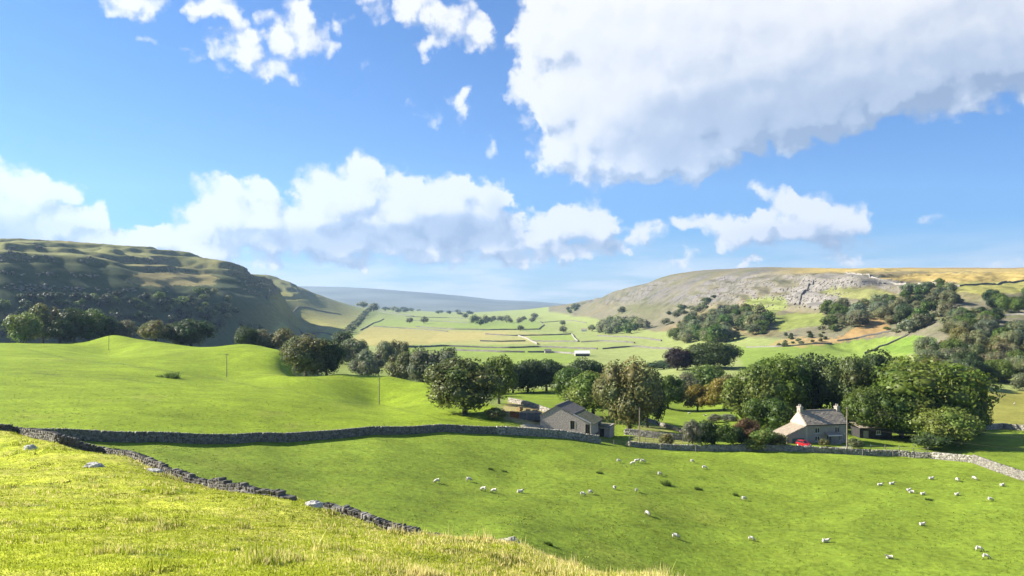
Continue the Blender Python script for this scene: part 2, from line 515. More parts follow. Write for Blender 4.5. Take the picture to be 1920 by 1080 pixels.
def mat_ground():
    """grassland and rock: the colour of the ground is a point attribute, broken up by noise at several scales"""
    m = bpy.data.materials.new('ground')
    m.use_nodes = True
    nt = m.node_tree; L = nt.links.new
    b = nt.nodes['Principled BSDF']
    b.inputs['Roughness'].default_value = 0.95
    b.inputs['Specular IOR Level'].default_value = 0.08
    at = new_node(nt, 'ShaderNodeAttribute', attribute_name='ground_colour')
    geo = new_node(nt, 'ShaderNodeNewGeometry')
    c = at.outputs['Color']
    for sc_, det, lo, hi in ((1.1, 6.0, 0.60, 1.40), (0.13, 5.0, 0.74, 1.26), (0.018, 3.0, 0.90, 1.10)):
        n = new_node(nt, 'ShaderNodeTexNoise')
        n.inputs['Scale'].default_value = sc_
        n.inputs['Detail'].default_value = det
        n.inputs['Roughness'].default_value = 0.65
        L(geo.outputs['Position'], n.inputs['Vector'])
        r = new_node(nt, 'ShaderNodeMapRange')
        r.inputs[1].default_value, r.inputs[2].default_value = 0.25, 0.75
        r.inputs[3].default_value, r.inputs[4].default_value = lo, hi
        L(n.outputs[0], r.inputs[0])
        mx = new_node(nt, 'ShaderNodeMix', data_type='RGBA', blend_type='MULTIPLY')
        mx.inputs[0].default_value = 1.0
        L(c, mx.inputs[6]); L(r.outputs[0], mx.inputs[7])
        c = mx.outputs[2]
    # hue wanders a little towards straw
    n = new_node(nt, 'ShaderNodeTexNoise')
    n.inputs['Scale'].default_value = 0.32
    n.inputs['Detail'].default_value = 6.0
    n.inputs['Roughness'].default_value = 0.7
    L(geo.outputs['Position'], n.inputs['Vector'])
    r = new_node(nt, 'ShaderNodeMapRange')
    r.inputs[1].default_value, r.inputs[2].default_value = 0.45, 0.8
    r.inputs[3].default_value, r.inputs[4].default_value = 0.0, 0.45
    L(n.outputs[0], r.inputs[0])
    mx = new_node(nt, 'ShaderNodeMix', data_type='RGBA', blend_type='MULTIPLY')
    mx.inputs[7].default_value = (1.22, 1.04, 0.9, 1)
    L(r.outputs[0], mx.inputs[0]); L(c, mx.inputs[6])
    L(mx.outputs[2], b.inputs['Base Color'])
    bn = new_node(nt, 'ShaderNodeTexNoise')
    bn.inputs['Scale'].default_value = 1.6
    bn.inputs['Detail'].default_value = 6.0
    bn.inputs['Roughness'].default_value = 0.7
    L(geo.outputs['Position'], bn.inputs['Vector'])
    bp = new_node(nt, 'ShaderNodeBump')
    bp.inputs['Strength'].default_value = 0.8
    bp.inputs['Distance'].default_value = 0.22
    L(bn.outputs[0], bp.inputs['Height']); L(bp.outputs[0], b.inputs['Normal'])
    MATS['ground'] = m
    return m

def mat_leaf(name, base, trans=0.35):
    """foliage: tinted by the object's colour and a tone of each leaf cluster"""
    m = bpy.data.materials.new(name)
    m.use_nodes = True
    nt = m.node_tree; L = nt.links.new
    nt.nodes.clear()
    out = new_node(nt, 'ShaderNodeOutputMaterial')
    oi = new_node(nt, 'ShaderNodeObjectInfo')
    at = new_node(nt, 'ShaderNodeAttribute', attribute_name='tone')
    mx = new_node(nt, 'ShaderNodeMix', data_type='RGBA', blend_type='MULTIPLY')
    mx.inputs[0].default_value = 1.0
    L(oi.outputs['Color'], mx.inputs[6]); L(at.outputs['Color'], mx.inputs[7])
    m2 = new_node(nt, 'ShaderNodeMix', data_type='RGBA', blend_type='MULTIPLY')
    m2.inputs[0].default_value = 1.0
    m2.inputs[7].default_value = (*base, 1)
    L(mx.outputs[2], m2.inputs[6])
    d = new_node(nt, 'ShaderNodeBsdfPrincipled')
    d.inputs['Roughness'].default_value = 0.5
    d.inputs['Specular IOR Level'].default_value = 0.32
    L(m2.outputs[2], d.inputs['Base Color'])
    t = new_node(nt, 'ShaderNodeBsdfTranslucent')
    L(m2.outputs[2], t.inputs[0])
    ms = new_node(nt, 'ShaderNodeMixShader')
    ms.inputs[0].default_value = trans
    L(d.outputs[0], ms.inputs[1]); L(t.outputs[0], ms.inputs[2])
    L(ms.outputs[0], out.inputs[0])
    MATS[name] = m
    return m

mat_ground()
mat_leaf('foliage', (1, 1, 1), 0.45)
mat_leaf('grass_blade', (1, 1, 1), 0.3)
mat_basic('bark', (0.10, 0.085, 0.065), (0.16, 0.14, 0.11), 3.0, bump=0.03)
mat_basic('wall_stone', (0.20, 0.19, 0.17), (0.42, 0.40, 0.36), 2.2, bump=0.03, attr='tone', vary=(0.75, 1.2))
mat_basic('limestone', (0.34, 0.33, 0.30), (0.55, 0.53, 0.49), 1.3, bump=0.08, bscale=5)

# ------------------------------------------------------------------ the lie of the land
# (picture column, picture row, distance ahead in metres) of points on the ground; the camera stands at the origin
PTS = """
0 1466 5; 600 1466 5; 1200 1480 5; 1900 1500 5; -700 1440 5; 2600 1540 5
0 1080 16; 480 1080 17; 830 1080 22; 0 940 34; 0 870 55; 0 806 76; -500 790 85; -500 1050 16; -1000 800 90; -1000 1060 16
240 1080 16; 240 960 33; 240 862 62; 120 831 70; 560 936 46; 480 1000 29; 480 922 47; 650 1080 19; 650 1000 32; 650 968 42; 830 1010 37; 960 1080 25; 960 1020 35; 1230 1082 29
1400 1135 27; 1800 1215 24; 2300 1300 22; 2800 1340 20
0 842 96; 240 905 88; 480 985 72; 650 1060 62; 830 1110 60; 960 1150 55; 1230 1250 55; 1400 1300 58; 1800 1290 60; 2300 1290 60
130 826 112; 300 830 120; 480 831 133; 600 825 143; 700 813 153; 830 807 165; 930 812 170; 480 890 111; 600 905 114; 700 960 100; 600 985 92; 830 1000 94; 830 900 127; 960 1000 95; 960 900 136
1060 818 178; 1200 840 180; 1400 848 180; 1588 852 180; 1750 861 176; 1830 870 168; 1920 905 150; 2100 950 132; 2500 1000 120
1200 1080 92; 1200 950 124; 1400 1080 101; 1400 1000 120; 1400 920 146; 1800 1080 100; 1800 950 135; 1600 1000 118; 1600 900 155; 2300 1100 95
-500 800 114; 0 826 108; -1000 790 120
0 770 144; 0 700 220; 0 643 400; 100 646 400; 210 629 430; 300 643 400; 450 646 380; 480 648 372; 520 656 352; 548 678 335; 500 690 300; 560 706 255; 640 701 275; 730 706 282; 820 720 262
450 760 178; 450 800 150; 200 795 132; 200 720 205; 425 707 275; 204 657 400; 711 758 236; 700 785 178; 860 785 185; 880 772 205; -500 700 220; -500 640 400; 330 690 280
-500 650 520; 0 652 520; 210 658 520; 450 682 470; 640 725 380; 820 748 345; 560 722 330; 600 716 320
960 770 205; 970 748 262; 1050 748 268; 1010 738 300; 1000 725 350; 1120 790 215; 1250 792 230; 1300 780 260; 1380 780 258; 1300 769 292; 1250 748 330; 1380 745 330
1500 800 215; 1700 815 215; 1500 770 255; 1700 770 270; 1880 805 228; 1880 770 275; 1860 738 335; 1920 745 330; 2100 800 230; 2100 730 330
700 700 430; 780 700 430; 690 672 600; 760 668 640; 850 690 560; 950 690 600; 1100 690 640; 1290 692 480; 1400 690 480; 1250 690 600; 1200 672 760
900 680 700; 1090 665 850; 800 656 920; 980 656 930; 700 642 1010; 800 632 1340; 950 632 1400; 1000 612 2000; 850 606 2200; 950 597 3000; 800 592 3500; 900 586 5000; 720 580 4600; 880 578 9000; 600 575 9000; 1100 576 9000; 960 573 14000; 300 570 9000; 1400 570 9000
1500 690 480; 1650 660 560; 1500 655 640; 1700 628 640; 1400 642 760; 1600 640 680
1600 622 700; 1600 592 800; 1600 562 900; 1600 546 950; 1600 526 1010; 1600 516 1080; 1600 505 1500; 1600 504 2000; 1600 515 3500
1500 630 740; 1500 600 850; 1500 566 1010; 1500 542 1100; 1500 522 1180; 1500 510 1350; 1500 505 1600; 1500 514 3000
1400 612 890; 1400 575 1120; 1400 545 1280; 1400 522 1480; 1400 508 1650; 1400 516 2600
1300 640 900; 1300 610 1150; 1300 580 1400; 1300 550 1620; 1300 530 1780; 1300 515 1950; 1300 524 3000
1225 622 1250; 1225 600 1550; 1225 572 1780; 1225 548 1950; 1225 532 2080; 1225 527 2200; 1225 538 3200
1150 600 1900; 1150 580 2200; 1150 562 2500; 1150 549 2700; 1150 556 3800; 1080 592 2600; 1080 577 3100; 1080 568 3500; 1080 572 5000; 1030 583 3500; 1030 575 4300
1170 640 1050; 1100 625 1500
1750 705 390; 1750 660 470; 1750 620 570; 1750 585 700; 1750 550 850; 1750 530 950; 1750 512 1200; 1750 503 1700; 1750 512 3500
1900 705 390; 1900 660 470; 1900 620 550; 1900 580 660; 1900 550 780; 1900 530 900; 1900 512 1200; 1900 503 1800; 1900 512 3500
2300 700 390; 2300 620 540; 2300 540 800; 2300 507 1500; 2300 508 2200; 2300 514 3500; 2100 504 1900; 2100 512 3500; 2800 690 400; 2800 520 1200; 2800 518 3500
0 640 880; 0 610 900; 0 580 922; 0 550 944; 0 520 967; 0 495 988; 0 470 1009; 0 460 1120; 0 451 1300; 0 480 2600
75 641 905; 75 600 935; 75 560 966; 75 520 999; 75 490 1026; 75 473 1041; 75 464 1140; 75 453 1340; 75 483 2600
150 642 930; 150 600 963; 150 560 996; 150 520 1032; 150 492 1059; 150 480 1070; 150 471 1200; 150 457 1400; 150 490 2600
225 642 955; 225 600 990; 225 560 1026; 225 530 1055; 225 505 1080; 225 492 1180; 225 478 1230; 225 462 1470; 225 494 2600
300 642 985; 300 600 1023; 300 565 1056; 300 538 1084; 300 515 1200; 300 497 1225; 300 490 1380; 300 480 1400; 300 466 1540; 300 498 2800
380 640 1040; 380 605 1077; 380 575 1112; 380 550 1142; 380 533 1230; 380 524 1330; 380 505 1360; 380 495 1440; 380 484 1470; 380 477 1560; 380 481 1680; 380 528 2200; 380 525 2900
430 637 1090; 430 600 1134; 430 570 1173; 430 555 1193; 430 540 1300; 430 532 1340; 430 508 1375; 430 499 1460; 430 487 1490; 430 491 1620; 430 548 2150; 430 540 2800
490 632 1210; 490 600 1260; 490 570 1310; 490 555 1400; 490 532 1450; 490 518 1560; 490 515 1600; 490 521 1720; 490 566 2050; 490 513 2550; 525 600 1330; 525 570 1420; 525 552 1520; 525 543 1620; 525 552 1740; 525 560 2060; 525 526 2480; 525 545 3400; 490 535 3400
545 622 1450; 545 600 1750; 545 570 2080; 545 533 2450; 545 552 3400; 570 575 2150; 570 542 2600
-500 640 820; -500 560 880; -500 470 960; -500 440 1200; -500 470 2600; -1200 640 820; -1200 440 1100
600 621 1500; 600 605 1850; 600 580 2300; 600 553 2900; 600 566 4000
660 612 1800; 660 592 2500; 660 573 3300; 660 574 4800; 690 603 2300; 690 583 3500
600 650 800; 450 655 760; 300 650 720; 150 648 700; 0 645 690
""".replace('\n', ';').split(';')
PTS = np.array([[float(t) for t in p.split()] for p in PTS if p.strip()])

class Land:
    KU, KV, C = 260.0, 0.55, 0.10
    def __init__(s, P):
        s.q = np.stack([P[:, 0] / s.KU, np.log(P[:, 2]) / s.KV], 1)
        n = len(P)
        D = np.sqrt(((s.q[:, None] - s.q[None]) ** 2).sum(-1) + s.C ** 2)
        A = np.zeros((n + 3, n + 3))
        A[:n, :n] = D + np.eye(n) * -0.004
        A[:n, n] = 1; A[:n, n + 1:] = s.q
        A[n:, :n] = A[:n, n:].T
        b = np.zeros(n + 3); b[:n] = P[:, 1]
        w = np.linalg.solve(A, b)
        s.w, s.c = w[:n], w[n:]
    def row(s, u, d):
        """picture row at which the bare ground stands"""
        u = np.clip(u, -1200, 2900)
        a, b = (u / s.KU).ravel(), (np.log(d) / s.KV).ravel()
        out = np.empty(a.shape)
        for i in range(0, len(a), 20000):
            aa, bb = a[i:i + 20000, None], b[i:i + 20000, None]
            R = np.sqrt((aa - s.q[None, :, 0]) ** 2 + (bb - s.q[None, :, 1]) ** 2 + s.C ** 2)
            out[i:i + 20000] = R @ s.w + s.c[0] + s.c[1] * aa[:, 0] + s.c[2] * bb[:, 0]
        return out.reshape(np.shape(u))
land = Land(PTS)

# a fan of ground, finer where the picture looks
UU = np.concatenate([np.linspace(-1500, -200, 44)[:-1], np.linspace(-200, -40, 21)[:-1], np.linspace(-40, 1960, 640)[:-1], np.linspace(1960, 2120, 21)[:-1], np.linspace(2120, 3400, 44)])
LD = np.concatenate([np.linspace(math.log(3.2), math.log(90), 260)[:-1], np.linspace(math.log(90), math.log(560), 250)[:-1],
                     np.linspace(math.log(560), math.log(2300), 340)[:-1], np.linspace(math.log(2300), math.log(9000), 70)[:-1], np.linspace(math.log(9000), math.log(10500), 5)])
DD = np.exp(LD)
GU, GD = np.meshgrid(UU, DD)
coarse_d = np.exp(np.linspace(LD[0], LD[-1], 420))
cu = np.concatenate([np.linspace(-1500, -60, 30)[:-1], np.linspace(-60, 1980, 210)[:-1], np.linspace(1980, 3400, 30)])
CU, CD = np.meshgrid(cu, coarse_d)
CR = land.row(CU, CD)
def bil(G, us, ls, u, l):
    """bilinear look-up on a grid whose rows are ls and columns us"""
    u = np.clip(u, us[0], us[-1] - 1e-6); l = np.clip(l, ls[0], ls[-1] - 1e-9)
    i = np.clip(np.searchsorted(us, u, 'right') - 1, 0, len(us) - 2)
    j = np.clip(np.searchsorted(ls, l, 'right') - 1, 0, len(ls) - 2)
    fu = (u - us[i]) / (us[i + 1] - us[i]); fl = (l - ls[j]) / (ls[j + 1] - ls[j])
    return (G[j, i] * (1 - fu) + G[j, i + 1] * fu) * (1 - fl) + (G[j + 1, i] * (1 - fu) + G[j + 1, i + 1] * fu) * fl
GR = bil(CR, cu, np.log(coarse_d), GU, np.log(GD))
far_k = sstep(9000, 10500, GD)
GR = GR * (1 - far_k) + far_k * (HOR + 70.0 / GD * F)
GX = (GU - 960.0) / F * GD
GY = GD
GZ = -(GR - HOR) / F * GD

# boundaries (distance as a function of the column)
def line(pairs):
    a = np.array(pairs, float)
    return lambda u: np.interp(u, a[:, 0], a[:, 1])
D_CREST = line([(-1200, 92), (0, 79), (130, 74), (240, 65), (330, 58), (480, 49.5), (650, 44.5), (830, 39.5), (960, 37.5), (1230, 31.5), (1400, 29), (1800, 26), (2900, 21)])
D_WALL = line([(-1200, 124), (0, 109), (130, 113), (300, 121), (480, 134), (600, 144), (700, 154), (830, 166), (930, 171), (1060, 177), (1110, 178), (1200, 181), (1400, 181), (1588, 181), (1750, 177), (1830, 169), (1920, 151), (2100, 133), (2900, 115)])
D_BACK = line([(-1200, 460), (0, 440), (210, 455), (450, 410), (540, 360), (560, 300), (640, 305), (730, 305), (820, 285), (880, 240), (930, 215), (931, 196)])
FELL_L = line([(-1200, 760), (0, 790), (150, 840), (300, 890), (430, 1010), (490, 1140), (545, 1380), (600, 1450), (660, 1900), (690, 2600), (720, 9e9), (3400, 9e9)])
FELL_R = line([(-1200, 9e9), (1000, 9e9), (1030, 3300), (1080, 2500), (1150, 1750), (1225, 1250), (1300, 1000), (1400, 800), (1500, 690), (1650, 580), (1750, 480), (1900, 440), (2900, 430)])

# rock steps of the limestone country
GZ = GZ + 0.65 * sstep(1.0, 1.012, GD / D_WALL(GU)) * sstep(1150, 1190, GU) * sstep(1800, 1740, GU) * sstep(240, 205, GD)      # the farm stands a step above the pasture
onL = sstep(0.98, 1.05, GD / FELL_L(GU)) * sstep(720, 560, GU)
onR = sstep(0.98, 1.05, GD / FELL_R(GU))
wob = fbm(GX / 160, GY / 160, 4) * 16 + fbm(GX / 40, GY / 40, 3) * 2.5
def terrace(z, h, flat=0.62):
    t = z / h; i = np.floor(t); f = t - i
    return (i + sstep(flat, 0.97, f)) * h
zt = terrace(GZ + wob, 19.0, 0.66) - wob
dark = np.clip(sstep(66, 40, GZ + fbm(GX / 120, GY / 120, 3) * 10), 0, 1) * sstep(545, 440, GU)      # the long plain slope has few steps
kL = onL * sstep(2.0, 12.0, GZ) * (0.75 - 0.6 * dark) * sstep(3000, 2000, GD)
kR = onR * sstep(-25, 0, GZ) * 0.85 * sstep(0.35, 0.6, 0.55 + 0.5 * fbm(GX / 300 + 5, GY / 300, 3)) * sstep(62, 48, GZ)
zr = terrace(GZ + wob * 0.8, 13.0, 0.55) - wob * 0.8
GZ = GZ + (zt - GZ) * kL
GZ = GZ + (zr - GZ) * kR
# relief at every scale
onF = np.clip(onL + onR, 0, 1)
past = (GD < 560)
GZ = GZ + onF * (fbm(GX / 70, GY / 70, 5, 0.58) * (2.0 + 4.5 * onR * sstep(66, 44, GZ)) + fbm(GX / 16, GY / 16, 3) * 1.0) * sstep(5000, 2500, GD)
near = sstep(1.04, 0.96, GD / D_CREST(GU))
GZ = GZ + near * (fbm(GX / 6, GY / 6, 4, 0.55) * 0.26 + fbm(GX / 1.5, GY / 1.5, 3) * 0.09) * sstep(4, 14, GD)
GZ = GZ + (1 - near) * past * (fbm(GX / 40, GY / 40, 2) * 0.4 + fbm(GX / 7, GY / 7, 3) * 0.10)
GZ = GZ + (1 - onF) * sstep(560, 800, GD) * fbm(GX / 140, GY / 140, 3) * 1.6
LOGD = np.log(DD)

def z_at(x, y):
    x, y = np.asarray(x, float), np.asarray(y, float)
    return bil(GZ, UU, LOGD, 960 + F * x / y, np.log(y))

def ud(u, d, dz=0.0):
    """ground point in a picture column at a distance"""
    x = (u - 960.0) / F * d
    return Vector((x, d, float(z_at(x, d)) + dz))

_rd = np.exp(np.linspace(math.log(4), math.log(8800), 5200))
def at(u, v, dmin=4.0):
    """first ground point seen through a picture point, not nearer than dmin"""
    z = bil(GZ, UU, LOGD, np.full(_rd.shape, float(u)), np.log(_rd))
    rows = HOR - z / _rd * F
    ok = np.where((rows <= v) & (_rd >= dmin))[0]
    d = _rd[ok[0]] if len(ok) else 4000.0
    return ud(u, float(d))
# ------------------------------------------------------------------ colour of the ground
GROW = HOR - GZ / GD * F           # where each ground point stands in the picture's frame of reference
def inside(poly, x, y):
    poly = np.array(poly, float); n = len(poly)
    r = np.zeros(x.shape, bool); j = n - 1
    for i in range(n):
        xi, yi, xj, yj = *poly[i], *poly[j]
        c = ((yi > y) != (yj > y)) & (x < (xj - xi) * (y - yi) / (yj - yi + 1e-12) + xi)
        r ^= c
        j = i
    return r
gC = np.zeros(GX.shape + (3,))
def rgb(*c): return np.array(c, float)
PASTURE, LUSH, MEADOW, STRAW, ROUGH, RUST, LIME, HEATH, BRACKEN = (rgb(0.163, 0.228, 0.024), rgb(0.178, 0.248, 0.016), rgb(0.36, 0.40, 0.032), rgb(0.46, 0.38, 0.14),
    rgb(0.150, 0.165, 0.055), rgb(0.40, 0.29, 0.11), rgb(0.25, 0.235, 0.22), rgb(0.13, 0.085, 0.055), rgb(0.31, 0.205, 0.085))
def blend(c, k): 
    global gC
    gC = gC * (1 - k[..., None]) + c * k[..., None]
n1, n2, n3 = fbm(GX / 60, GY / 60, 4), fbm(GX / 9, GY / 9, 4, 0.6), fbm(GX / 300, GY / 300, 4)
blend(rgb(0.235, 0.275, 0.092), np.ones(GX.shape))                                  # valley floor
crest = GD / D_CREST(GU); wl = GD / D_WALL(GU); bk = GD / D_BACK(GU)
blend(PASTURE, sstep(1.0, 1.01, crest) * (GD < 330))
left = (wl > 1.0) & (GU < 945)
blend(LUSH, left * sstep(1.02, 1.0, bk))
blend(rgb(0.16, 0.20, 0.05), left * sstep(1.0, 1.02, bk) * (GD < 600))
fg = sstep(1.0, 0.99, crest)
dry = np.clip(0.30 + 0.5 * n2 + 0.5 * fbm(GX / 3, GY / 3, 3, 0.6) + 0.5 * sstep(300, 1100, GU) + 0.35 * sstep(0.80, 0.96, crest) - 0.1, 0, 1)
blend(MEADOW, fg)
blend(STRAW, fg * dry * 0.75)
blend(rgb(0.085, 0.14, 0.022), fg * sstep(0.25, 0.6, fbm(GX / 2.2 + 40, GY / 2.2, 4, 0.6)) * 0.85)  # dark green tufts, and shadows of grass clumps painted into the ground
mott = 1 + .16 * fbm(GX / 26, GY / 26, 3) + .16 * fbm(GX / 5, GY / 5, 4, .65)
gC = np.where((GD < 420)[..., None] & (crest > 1)[..., None], gC * mott[..., None], gC)
blend(rgb(0.20, 0.235, 0.035), (crest > 1) * (GD < 420) * sstep(.25, .6, fbm(GX / 14 + 70, GY / 14, 4, .6)) * .5)
# fells
slope = np.hypot(np.gradient(GZ, axis=0) / np.gradient(GD, axis=0), np.gradient(GZ, axis=1) / np.gradient(GX, axis=1))
fellg = rgb(0.21, 0.195, 0.115)
blend(fellg, onF)
blend(rgb(0.185, 0.19, 0.072), onL)
blend(rgb(0.14, 0.15, 0.06), onF * sstep(0.0, 0.5, n1 + 0.1) * 0.7)
blend(rgb(0.26, 0.205, 0.09), onF * sstep(0.05, 0.5, n3 + 0.3 * n1) * 0.7)
blend(rgb(0.050, 0.070, 0.034), onL * dark * 0.92)  # shade of the fell face put into its ground colour
rock = onF * sstep(0.55, 1.0, slope + 0.25 * n2) * sstep(-12, 6, GZ)
blend(LIME * 0.8, rock * (0.7 * onR + 0.3 * onL * (1 - dark)))
blend(LIME * 0.75, onR * sstep(-0.1, 0.4, fbm(GX / 50 + 9, GY / 50, 5, 0.68)) * sstep(-15, 5, GZ) * sstep(1560, 1420, GU) * 0.7)
blend(rgb(0.075, 0.085, 0.04), onR * sstep(0.12, 0.4, fbm(GX / 22 + 3, GY / 22, 4, 0.7)) * sstep(-30, -5, GZ) * sstep(58, 40, GZ) * sstep(1700, 1450, GU) * 0.6)
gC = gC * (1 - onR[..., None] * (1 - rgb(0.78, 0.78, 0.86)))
# the brown moor on the tops
blend(rgb(0.37, 0.285, 0.10), onR * sstep(1420, 1560, GU) * sstep(40, 52, GZ) * 0.9)
blend(rgb(0.17, 0.10, 0.065), onR * sstep(1500, 1680, GU) * sstep(60, 68, GZ + 3 * n3) * 0.45)
# patches: colour, outline in picture points, nearest and farthest distance, strength
PATCH = [
    (RUST, [(655, 640), (690, 612), (780, 618), (960, 622), (900, 636), (830, 642), (740, 650), (690, 648)], 900, 2400, .45),
    (rgb(0.40, 0.34, 0.13), [(820, 625), (960, 618), (1040, 630), (1060, 642), (900, 646), (800, 644)], 900, 2400, .45),
    (rgb(0.20, 0.27, 0.05), [(760, 648), (900, 648), (1080, 652), (1090, 680), (1000, 690), (850, 690), (740, 660)], 500, 1100, .9),
    (rgb(0.21, 0.28, 0.06), [(990, 630), (1075, 628), (1084, 642), (1000, 640)], 1000, 1700, .9),
    (rgb(0.20, 0.27, 0.065), [(850, 604), (1010, 600), (1020, 617), (850, 618)], 1400, 3200, .8),
    (rgb(0.21, 0.27, 0.07), [(690, 604), (760, 598), (860, 602), (850, 612), (700, 612)], 1500, 3500, .8),
    (rgb(0.18, 0.25, 0.045), [(1380, 650), (1560, 645), (1700, 630), (1740, 650), (1650, 690), (1400, 705)], 400, 800, .95),
    (rgb(0.14, 0.22, 0.035), [(1640, 660), (1710, 628), (1760, 636), (1730, 665)], 400, 800, .9),
    (BRACKEN, [(1560, 640), (1600, 618), (1640, 596), (1665, 598), (1668, 622), (1600, 640)], 500, 900, .9),
    (rgb(0.34, 0.24, 0.10), [(1440, 648), (1480, 632), (1560, 634), (1590, 640), (1500, 652)], 500, 900, .7),
    (rgb(0.18, 0.22, 0.055), [(1400, 560), (1470, 556), (1480, 578), (1440, 590), (1390, 586)], 900, 1300, .8),
    (rgb(0.185, 0.225, 0.05), [(1440, 590), (1540, 586), (1560, 606), (1460, 622)], 650, 1200, .8),
    (LIME, [(1485, 570), (1475, 560), (1490, 540), (1515, 540), (1560, 560), (1550, 580)], 700, 1200, .8),
    (LIME * 0.95, [(1490, 545), (1512, 515), (1600, 512), (1700, 530), (1690, 552), (1640, 536), (1560, 538)], 800, 1400, .75),
    (rgb(0.22, 0.235, 0.07), [(1560, 540), (1640, 542), (1690, 556), (1640, 565), (1540, 552)], 800, 1400, .75),
    (rgb(0.26, 0.255, 0.07), [(1760, 545), (1800, 530), (1960, 525), (1960, 545), (1860, 552)], 600, 1300, .85),
    (rgb(0.40, 0.30, 0.095), [(1640, 522), (1740, 512), (1980, 508), (1980, 524), (1800, 530), (1700, 528)], 800, 2200, .8),
    (rgb(0.225, 0.215, 0.05), [(1825, 735), (1990, 735), (1990, 800), (1830, 806)], 220, 360, .9),
    (rgb(0.36, 0.29, 0.12), [(225, 528), (260, 512), (380, 510), (412, 522), (400, 534), (300, 538)], 1000, 1500, .6),
    (rgb(0.25, 0.235, 0.07), [(530, 545), (640, 572), (690, 590), (640, 632), (560, 616), (500, 560)], 1200, 4000, .55),
    (rgb(0.33, 0.26, 0.13), [(955, 752), (1000, 756), (1040, 772), (1008, 800), (950, 790), (940, 770)], 180, 260, .75),
    (rgb(0.42, 0.37, 0.28), [(975, 797), (1012, 796), (1012, 806), (965, 806)], 165, 215, .85),
    (rgb(0.24, 0.23, 0.09), [(1200, 790), (1240, 800), (1300, 830), (1250, 836), (1180, 830)], 182, 250, .6),
    (rgb(0.40, 0.37, 0.32), [(1330, 838), (1600, 838), (1600, 846), (1330, 844)], 182, 196, .8),
]
ju, jv = GU + 9 * n2, GROW + 5 * n2
for c, poly, d0, d1, k in PATCH:
    rough_ = 1.0 if c[2] < .2 else np.clip(0.75 + 0.9 * fbm(GX / 14, GY / 14, 4, .7), .15, 1)
    blend(c, inside(poly, ju, jv) * (GD > d0) * (GD < d1) * k * rough_)
# faint trods worn by the sheep
TRODS = [([(40, 655), (140, 672), (260, 690), (425, 713), (560, 738), (720, 762), (860, 790)], 130, 420), ([(60, 700), (180, 706), (300, 722)], 130, 420), ([(700, 905), (860, 925), (1050, 930), (1300, 925)], 90, 170),
         ([(1000, 1000), (1200, 985), (1450, 995), (1700, 1010)], 90, 150)]
for pl, d0, d1 in TRODS:
    a = np.array(pl, float)
    v = np.interp(GU, a[:, 0], a[:, 1]) + 5 * fbm(GU / 60, 0 * GU, 2)
    k = np.exp(-((GROW - v) / 1.8) ** 2) * (GU > a[0, 0]) * (GU < a[-1, 0]) * (GD > d0) * (GD < d1) * (0.55 + 0.4 * n2)
    blend(rgb(0.085, 0.115, 0.02), np.clip(k, 0, 1) * .7)
gC = np.clip(gC, 0.01, 0.8)

# ------------------------------------------------------------------ the ground, one sheet in six pieces of the setting
nr, nc = GX.shape
idx = np.arange(nr * nc).reshape(nr, nc)
quads = np.stack([idx[:-1, :-1], idx[:-1, 1:], idx[1:, 1:], idx[1:, :-1]], -1).reshape(-1, 4)
fu = (0.5 * (GU[:-1, :-1] + GU[1:, 1:])).ravel(); fd = (0.5 * (GD[:-1, :-1] + GD[1:, 1:])).ravel()
cls = np.full(len(quads), 3)
cls[(fu < 945) & (fd > D_WALL(fu)) & (fd < D_BACK(fu))] = 2
cls[fd < D_WALL(fu)] = 1
cls[fd < D_CREST(fu)] = 0
cls[(fd > FELL_L(fu)) & (fd < 5000)] = 4
cls[(fd > FELL_R(fu)) & (fd < 6000)] = 5
VV = np.stack([GX, GY, GZ], -1).reshape(-1, 3)
CC = gC.reshape(-1, 3)
# shared normals, so that the pieces meet without a seam
du = np.stack([np.gradient(GX, axis=1), np.gradient(GY, axis=1), np.gradient(GZ, axis=1)], -1)
dv = np.stack([np.gradient(GX, axis=0), np.gradient(GY, axis=0), np.gradient(GZ, axis=0)], -1)
NN = np.cross(du, dv); NN /= np.linalg.norm(NN, axis=-1, keepdims=True); NN = NN.reshape(-1, 3)
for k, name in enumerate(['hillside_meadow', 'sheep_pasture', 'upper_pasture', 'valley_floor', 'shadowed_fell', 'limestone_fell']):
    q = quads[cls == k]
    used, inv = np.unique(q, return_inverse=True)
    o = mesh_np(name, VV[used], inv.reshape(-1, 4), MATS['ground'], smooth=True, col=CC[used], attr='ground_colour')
    o.data.normals_split_custom_set_from_vertices(NN[used].tolist())
    setp(o, kind='structure')

# far hills on the other side of the lowland
def far_hills():
    prof = line([(-300, 560), (300, 545), (480, 536), (580, 537), (640, 538), (700, 541), (800, 549), (860, 554), (930, 562), (1000, 565), (1060, 570), (1150, 574), (1500, 578), (2200, 578)])
    us = np.linspace(-300, 2200, 260); ks = np.linspace(0, 1, 26)
    U, K = np.meshgrid(us, ks)
    D = 5200 + 4300 * K
    top = (HOR - prof(U)) / F * 9500
    zb = -72.0
    X = (U - 960) / F * D
    Z = zb + (top - zb) * (K ** 1.4) + fbm(X / 900, D / 900, 4) * 24 * K * (1 - K) * 3
    V = np.stack([X, D, Z], -1).reshape(-1, 3)
    i = np.arange(U.size).reshape(U.shape)
    q = np.stack([i[:-1, :-1], i[:-1, 1:], i[1:, 1:], i[1:, :-1]], -1).reshape(-1, 4)
    n = fbm(X / 700, D / 700, 4, 0.6)[..., None]
    c = rgb(0.13, 0.155, 0.15) * (1 + 0.45 * n)
    o = mesh_np('distant_hills', V, q, MATS['ground'], smooth=True, col=np.clip(c, .02, .5).reshape(-1, 3), attr='ground_colour')
    setp(o, kind='structure')
far_hills()
# ------------------------------------------------------------------ trees
def sph_dirs(n, rng):
    z = rng.uniform(-1, 1, n); a = rng.uniform(0, 2 * np.pi, n); r = np.sqrt(1 - z * z)
    return np.stack([r * np.cos(a), r * np.sin(a), z], 1)

